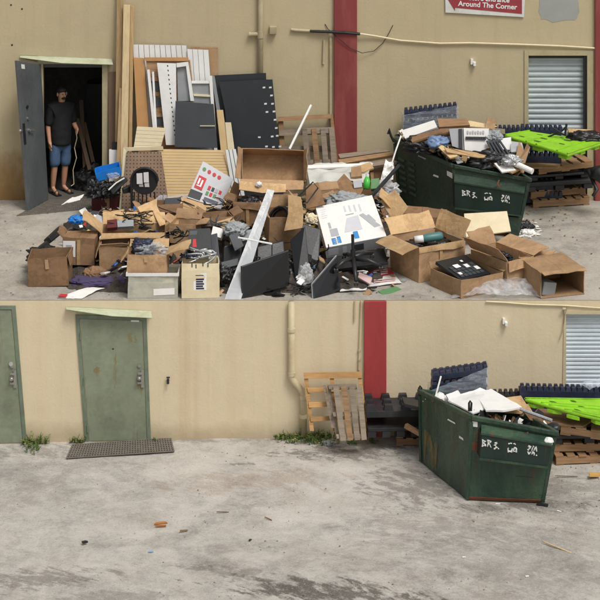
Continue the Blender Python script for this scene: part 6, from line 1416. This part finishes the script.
mk('white_tube', B().tube([P(514, 163, 3.15), P(532.5, 171.5, 2.95)], .045, 12), WHITEP, None, 'white tube sticking out over the right rim of the upper dumpster', 'tube', DG)
bag('rubbish_bag', 'black bag filling the left part of the upper dumpster', 425, 146, 3.95, (.35, .2, .14), BLKBAG, 105, .4)
bag('rubbish_bag', 'black bag filling the right part of the upper dumpster', 495, 160, 3.4, (.38, .2, .16), BLKBAG, 106, .4)
heap('wood_plank', 'grey plank at the back of the dumpster heap', 'plank', WOODG, [(440, 122, 4.35), (505, 129, 4.2), (505, 134, 4.15), (440, 128, 4.3)], .04)

rn = random.Random(33)
for lab, m_, n_ in (('brown card scraps packed in the upper dumpster', CARD, 60), ('black plastic bits packed in the upper dumpster', BLACK, 60), ('white paper shreds packed in the upper dumpster', WHITEP, 50), ('grey bits packed in the upper dumpster', GREYP, 40), ('pale wood splinters packed in the upper dumpster', YELB, 34)):
    b = B()
    for _ in range(n_):
        t, q_ = rn.random(), rn.random(); a_ = A2.lerp(B2, t); c_ = D2.lerp(C2, t); p = a_.lerp(c_, .1 + .8 * q_) + Vector((0, 0, .03 + .12 * math.sin(math.pi * q_)))
        if rn.random() < .35: p = D2.lerp(A2, t) + Vector((.12, .05, .05))
        T = Matrix.Translation(p) @ Euler((rn.uniform(-1, 1), rn.uniform(-1, 1), rn.uniform(0, 6)), 'XYZ').to_matrix().to_4x4(); s_ = rn.uniform(.03, .12)
        b.box(-s_, s_, -s_ * .45, s_ * .45, 0, s_ * .1, T)
    mk('loose_litter', b, m_, kind='stuff', label=lab, cat='litter')
heap('carton_scrap', 'wide brown carton sheet filling the right half of the upper dumpster', 'cardboard', CARD, [(478, 158, 3.35), (500, 152, 3.5), (526, 166, 3.15), (512, 173, 3.05)], .03)
heap('white_board', 'white crumpled board at the front rim right of the tan strip', 'board', WHITEP, [(494, 163, 3.2), (508, 160, 3.3), (516, 170, 3.08), (502, 172, 3.05)], .03)

# pallets behind and beside the upper dumpster
wrapped_stack('black plastic pallets wrapped in clear film behind the upper dumpster', (405, 200), (457, 197), (404, 108), (457, 102), 4.92, .2, NAVY, 8, WS, (.3, .93, .97), 11, BLKPL)
wrapped_stack('navy plastic pallets left of the green pallet in the upper yard', (490, 203), (519, 203), (490, 125), (519, 125), 4.86, .2, NAVY, 6, WS, None, 7)
wrapped_stack('navy plastic pallets against the grey shutter behind the green pallet', (521, 203), (562, 203), (521, 124), (562, 125), 4.88, .2, NAVY, 6, WS, None, 9)
PU = 'wooden pallets piled in the upper yard'
g0 = GU(535, 209)
pallet('wooden_pallet', 'bottom wooden pallet of the pile under the green one in the upper yard', TR(GU(533, 208.5), rz=12), .98, .75, .14, WOODB, 7, PU)
pallet('wooden_pallet', 'second wooden pallet of the pile under the green one in the upper yard', TR(GU(531, 208) + Vector((0, .02, .143)), rz=16), .98, .75, .13, WOODB, 7, PU)
b0 = GU(531, 208) + Vector((0, .02, .276))
deck_pallet('black plastic pallet in the middle of the pile in the upper yard', [b0 + Vector(p) for p in ((-.10, -.16, .17), (1.08, .12, .17), (.86, .85, .17), (-.3, .6, .17))], .16, BLKPL, PL)
deck_pallet('second black plastic pallet of the pile in the upper yard', [b0 + Vector(p) for p in ((-.05, -.13, .28), (1.02, .16, .28), (.8, .85, .28), (-.25, .6, .28))], .1, BLKPL, PL)
pallet('wooden_pallet', 'broken wooden pallet directly under the green one in the upper yard', TR(b0 + Vector((.12, -.1, .29)), rz=14, ry=-3), .95, .7, .12, WOODB, 5, PU)
mk('carton_sheet', B().panel([b0 + Vector(p) for p in ((-.2, -.2, .44), (.42, -.12, .42), (.7, .5, .44), (-.2, .6, .45))], .03), CARD, None, 'brown carton sheet under the left part of the green pallet in the upper yard', 'cardboard')
deck_pallet('lime green plastic pallet on top of the pile in the upper yard', [P(568, 154, 3.60), P(603, 142, 4.25), P(528, 130.5, 4.62), P(504, 134.5, 4.60)], .11, LIME, PL, [(.2, .55, .045, .06), (.5, .6, .045, .05), (.42, .3, .025, .04), (.75, .75, .02, .04), (.72, .35, .05, .05), (.25, .82, .03, .04)])
mk('broken_rods', B().tube([P(548, 137, 4.5), P(562, 131, 4.45), P(567, 125.5, 4.4)], .014, 6).tube([P(553, 128, 4.45), P(564, 135, 4.4)], .016, 6).tube([P(566.5, 124, 4.4), P(565, 136, 4.35)], .02, 6), BLACK, None, 'broken black metal frame on the back of the green pallet in the upper yard', 'frame')
slab('carton_scrap', 'pale tan carton piece behind the green pallet before the shutter', 'cardboard', CARDL, [(568, 128.5, 4.7), (591, 129.5, 4.7), (592, 136, 4.6), (569, 134, 4.6)], .1)
bag('rubbish_bag', 'black bag behind the green pallet at the right edge of the upper yard', 588, 139, 4.45, (.36, .18, .12), BLKBAG, 107, .3)
mk('black_machine', B().tube([P(588, 170, 4.3), P(597, 190, 4.1), P(593, 196, 4.05)], .03, 8).tube([P(584, 172, 4.35), P(610, 166, 4.3)], .05, 8).blob(P(601, 174, 4.2), (.16, .15, .14), 5, .2, 2, 3), BLACKM, None, 'black metal trolley part at the right edge beside the pallet pile', 'trolley part', smooth=True)

# left of the dumpster, along the wall
LP2 = 'wooden pallets leaning on the wall of the upper yard'
r = root('wooden_pallet', 'brown pallet frame leaning on the wall behind the largest open carton', 'pallet', P(308, 205, 5.0), LP2)
def l3(py, off=0): return 5.2 - (py - 112) / 90 * .28 + off
def l3q(name, pts, mat, off, t): mk(name, B().panel([P(px, py, l3(py, off)) for px, py in pts], t), mat, r)
l3q('deck_board', [(278, 117), (331, 114), (331.5, 118.5), (278, 121.5)], WOODB, -.05, .03)
l3q('deck_board', [(279, 130), (332, 128), (332, 134), (279, 136)], WOODG, -.05, .03)
l3q('deck_board', [(279, 146), (334, 146), (334, 152), (279, 152)], WOODG, -.05, .03)
l3q('stringer', [(278, 118), (283, 118), (288, 200), (283, 200)], WOODB, 0, .06); l3q('stringer', [(330, 114), (333, 114), (342, 200), (337, 200)], WOODB, 0, .06)
r = root('wooden_pallet', 'weathered slatted pallet leaning below the maroon pillar of the upper yard', 'pallet', P(320, 205, 4.7), LP2)
def l4(py, off=0): return 5.02 - (py - 128) / 75 * .3 + off
def l4q(name, pts, mat, off, t): mk(name, B().panel([P(px, py, l4(py, off)) for px, py in pts], t), mat, r)
for k, x_ in enumerate((302, 311.5, 320.5, 329)): l4q('deck_board', [(x_, 129 - k * .3), (x_ + 5, 128.7 - k * .3), (x_ + 13 - k * .6, 202), (x_ + 7 - k * .6, 202)], (WOODG, WOODB, WOODG, WOODG)[k], 0, .022)
for k, y_ in enumerate((128, 160, 194)): l4q('stringer', [(303 + k * 2.5, y_), (333 + k * 2.5, y_ - 1), (333.5 + k * 2.5, y_ + 5), (303.5 + k * 2.5, y_ + 6)], WOODG, .024, .06)
mk('white_stick', B().tube([P(311, 105, 5.0), P(289.5, 149, 4.55)], .02, 6), WHITEP, None, 'long white stick leaning above the largest open carton', 'stick')
PLK = 'planks lying behind the heap under the maroon pillar'
for k, (lab, pts) in enumerate((('upper grey plank lying behind the heap right of the maroon pillar', [(338, 154, 4.9), (384, 148.5, 4.9), (390, 151, 4.8), (340, 158, 4.8)]), ('middle tan plank lying behind the heap right of the maroon pillar', [(338, 159.5, 4.75), (392, 151.5, 4.75), (395, 154.5, 4.65), (340, 164, 4.65)]), ('lower grey plank lying behind the heap left of the dumpster', [(352, 166, 4.6), (396, 158, 4.6), (398, 161.5, 4.5), (354, 170, 4.5)]))):
    slab('wood_plank', lab, 'plank', (WOODG, WOODB, WOODG)[k], pts, .05, PLK)
r, u = carton('dark wooden crate carrying the planks beside the upper dumpster', 340, 199, 52, 20, 28, 4, 4.55, {}, CARDD, group=None, name='wooden_crate', cat='crate')
mk('tarp', B().sheet([P(310, 184, 3.7), P(366, 181, 3.6), P(373, 163, 4.3), P(306, 165, 4.4)], 26, 14, .07, 4, 7), TARP, None, 'grey white tarp sheet behind the white printed carton', 'tarp', smooth=True)
slab('carton_scrap', 'brown torn carton on the tarp above the white printed carton', 'cardboard', CARDD, [(327, 192, 3.1), (344, 173.5, 3.5), (352, 182, 3.4), (366, 184, 3.3), (359, 197, 3.0), (336, 199, 3.0)], .03)
slab('carton_scrap', 'upright brown carton piece on the tarp left of the green bottle', 'cardboard', CARD, [(351, 167, 3.9), (361, 166, 3.9), (362, 176, 3.7), (351, 177, 3.7)], .12)
slab('carton_scrap', 'tan carton lid lying near the green bottle left of the dumpster', 'cardboard', CARDL, [(357, 166, 4.0), (370, 162, 4.2), (374, 168, 4.0), (362, 172, 3.9)], .03)
b = B().tube([P(366.5, 189, 3.2), P(367, 181, 3.25), P(367.3, 177, 3.28)], [.055, .055, .03], 12)
bo = mk('bottle', b, GLIME, None, 'bright green bottle standing among the rubbish left of the dumpster', 'bottle', smooth=True); mk('cap', B().tube([P(367.3, 177, 3.28), P(367.5, 174, 3.29)], .028, 10), WHITE, bo)
slab('printed_box', 'small green and white box beside the green bottle', 'printed box', GREENINK, [(371, 179, 3.25), (379, 178, 3.25), (379, 188, 3.15), (371, 189, 3.15)], .1)
slab('printed_box', 'small pale box left of the green bottle', 'printed box', GREYINK, [(353, 181, 3.3), (362, 180, 3.3), (362, 187, 3.2), (354, 188, 3.2)], .08)
mk('torn_sheet', B().sheet([P(380, 182, 3.5), P(393, 180, 3.55), P(394, 160, 3.8), P(386, 158, 3.85)], 14, 18, .14, 7, 9), WHITEP, None, 'white torn sheet against the louvred wall of the upper dumpster', 'sheet', smooth=False)
bag('rubbish_bag', 'pale blue clear bag below the white torn bag beside the dumpster', 386, 190, 3.3, (.2, .15, .13), CLEAR, 112, .4, 2.4)
mk('black_pole', B().tube([P(371, 197, 2.9), P(399, 165.5, 3.3)], .03, 8), BLACK, None, 'black pole leaning on the left end of the upper dumpster', 'pole')
slab('white_board', 'white plank lying across the tarp below the leaning pallets', 'plank', WHITEP, [(306, 165, 4.3), (366, 163, 4.2), (366, 166, 4.15), (306, 168.5, 4.25)], .04)
slab('carton_scrap', 'brown carton piece sticking out left of the white printed carton', 'cardboard', CARD, [(318, 196, 2.9), (333, 190, 3.0), (338, 198, 2.8), (322, 206, 2.7)], .03)
bag('rubbish_bag', 'grey crumpled bag behind the white printed carton', 347, 201, 2.6, (.3, .2, .12), GREYP, 113, .4)
weeds('weed sprout at the foot of the maroon pillar behind the planks', [(372, 203, 5, 2, 60, .5)], 9, 'weeds along the wall', GU)

# ------------------------------------------------------------------ loose rubbish, more than one could count
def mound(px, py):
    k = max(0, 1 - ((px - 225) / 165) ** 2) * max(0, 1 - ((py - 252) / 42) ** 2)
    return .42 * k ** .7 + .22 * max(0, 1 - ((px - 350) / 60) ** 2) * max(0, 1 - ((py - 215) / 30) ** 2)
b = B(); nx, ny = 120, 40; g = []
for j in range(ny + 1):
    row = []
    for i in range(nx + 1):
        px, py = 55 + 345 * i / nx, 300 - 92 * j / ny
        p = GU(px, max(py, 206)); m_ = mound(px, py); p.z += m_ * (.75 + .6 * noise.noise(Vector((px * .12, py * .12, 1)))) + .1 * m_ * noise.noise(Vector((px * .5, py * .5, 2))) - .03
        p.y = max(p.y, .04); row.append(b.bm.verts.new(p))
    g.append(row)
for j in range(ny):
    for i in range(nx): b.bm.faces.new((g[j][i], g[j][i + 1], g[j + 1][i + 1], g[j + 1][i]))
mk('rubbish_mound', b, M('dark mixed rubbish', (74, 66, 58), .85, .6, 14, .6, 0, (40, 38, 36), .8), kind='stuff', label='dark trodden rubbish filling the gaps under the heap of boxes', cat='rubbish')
rn = random.Random(12)
def scraps(label, mat, n, size, seed, area, tall=1.0, flat=False):
    rn = random.Random(seed); b = B()
    for _ in range(n):
        px, py = area(rn)
        if py > 298.5 or py < 206: continue
        p = GU(px, py); p.z += mound(px, py) * rn.uniform(.5, 1.15) * tall + .012; s_ = rn.uniform(*size)
        T = Matrix.Translation(p) @ Euler((rn.uniform(-.7, .7) * (0 if flat else 1), rn.uniform(-.7, .7) * (.1 if flat else 1), rn.uniform(0, 6)), 'XYZ').to_matrix().to_4x4()
        a, c, t = s_, s_ * rn.uniform(.35, 1), s_ * rn.uniform(.04, .3) * (.3 if flat else 1)
        pts = [T @ Vector((x * a * rn.uniform(.7, 1), y * c * rn.uniform(.7, 1), z)) for z in (0, t) for x, y in ((-1, -1), (1, -1), (1, 1), (-1, 1))]
        b.hexa(pts)
    return mk('loose_litter', b, mat, kind='stuff', label=label, cat='litter')
heapa = lambda r: (r.choice([r.gauss(140, 40), r.gauss(260, 45), r.gauss(345, 28), r.uniform(75, 400)]), r.gauss(248, 24))
backa = lambda r: (r.uniform(300, 398), r.gauss(217, 9))
scraps('torn brown cardboard scraps strewn through the heap', CARD, 150, (.03, .10), 1, heapa)
scraps('broken black plastic pieces strewn through the heap', BLACK, 150, (.02, .10), 2, heapa)
scraps('large torn carton flaps strewn through the heap', CARD, 70, (.07, .17), 21, lambda r: (max(92 + r.random() * 40, r.gauss(150, 38)), max(216 + r.random() * 20, r.gauss(238, 14))), 1.15)
scraps('large torn carton flaps in the middle of the heap', CARDL, 55, (.06, .14), 22, lambda r: (r.gauss(255, 45), r.gauss(232, 16)), 1.15)
scraps('broken black housings strewn through the heap', BLACK, 36, (.04, .12), 23, lambda r: (r.gauss(200, 60), r.gauss(244, 16)), 1.15)
scraps('grey housings strewn through the heap', DGREY, 30, (.04, .10), 24, lambda r: (r.gauss(200, 65), r.gauss(244, 18)), 1.1)
scraps('grey metal and plastic bits strewn through the heap', GREYP, 150, (.02, .07), 3, heapa)
scraps('white paper scraps strewn through the heap', WHITEP, 170, (.02, .08), 4, heapa)
scraps('splintered wood and card bits behind the heap', WOODB, 120, (.03, .12), 5, backa)
scraps('white plastic and paper bits behind the heap', WHITEP, 90, (.03, .09), 6, backa)
scraps('dark plastic bits behind the heap', DGREY, 90, (.03, .10), 7, backa)
right = lambda r: (r.choice([r.gauss(545, 22), r.gauss(525, 10), r.uniform(505, 600)]), r.choice([r.gauss(230, 12), r.gauss(222, 5)]))
scraps('dry brown leaves and splinters on the ground right of the dumpster', CARDD, 45, (.008, .026), 8, right, 1, True)
scraps('pale plastic shreds on the ground right of the dumpster', WHITEP, 60, (.015, .06), 9, lambda r: (r.gauss(526, 7), r.gauss(231, 6)), 1, True)
scraps('fine dark crumbs scattered over the upper yard', M('dark crumbs', (70, 62, 54), .9, .4), 260, (.006, .02), 10, lambda r: (r.uniform(0, 600), r.uniform(208, 299)), 0, True)
bag('rubbish_bag', 'white plastic bag lying at the foot of the upper dumpster', 528, 234, 3.25, (.13, .1, .07), WHITEP, 121, .4, 2.4)
bag('rubbish_bag', 'black bag lying between the upper dumpster and the pallet pile', 524, 226, 3.55, (.14, .1, .07), BLKBAG, 122, .4, 2.4)
for k, (px, py, Y, R_, n_, mt) in enumerate(((256, 262, .75, .2, 9, BLACK), (300, 290, .28, .2, 8, BLACK), (220, 226, 1.5, .3, 10, DGREY), (176, 236, 1.1, .25, 8, BLACK))):
    cables('cable_tangle', ('black cables below the upper end of the wide flat screen', 'black cables on the ground between the two flat screens', 'grey cables on the bags left of the clear strip', 'black cables behind the recorder box')[k], px, py, Y, R_, n_, 40 + k, mt, .009)

# coloured bits and loose cables through the heap
for lab, rgb, n_, sd_ in (('small blue plastic bits strewn through the heap', (52, 104, 176), 26, 61), ('small red packaging bits strewn through the heap', (170, 50, 48), 22, 62), ('small yellow packaging bits strewn through the heap', (208, 176, 84), 18, 63), ('small green packaging bits strewn through the heap', (84, 134, 84), 14, 64)):
    scraps(lab, M(lab.split(' strewn')[0], rgb, .55, .15, 8, .05, .1), n_, (.02, .075), sd_, heapa, 1.2)
rn = random.Random(77); b = B()
for _ in range(85):
    px, py = rn.gauss(225, 75), rn.gauss(248, 20)
    if not (95 < px < 395 and 212 < py < 296): continue
    c = GU(px, py); c.z += mound(px, py) * rn.uniform(.7, 1.3) + .05; c.y = max(c.y, .15)
    q = [c + Vector((rn.uniform(-.3, .3), rn.uniform(-.12, .12), rn.uniform(-.08, .16))) for _ in range(4)]
    b.tube([q[0] * (1 - t) ** 3 + q[1] * 3 * t * (1 - t) ** 2 + q[2] * 3 * t * t * (1 - t) + q[3] * t ** 3 for t in [k / 12 for k in range(13)]], rn.uniform(.004, .009), 5)
mk('loose_cables', b, BLACK, kind='stuff', label='thin black cables snaking all through the heap', cat='cables', smooth=True)
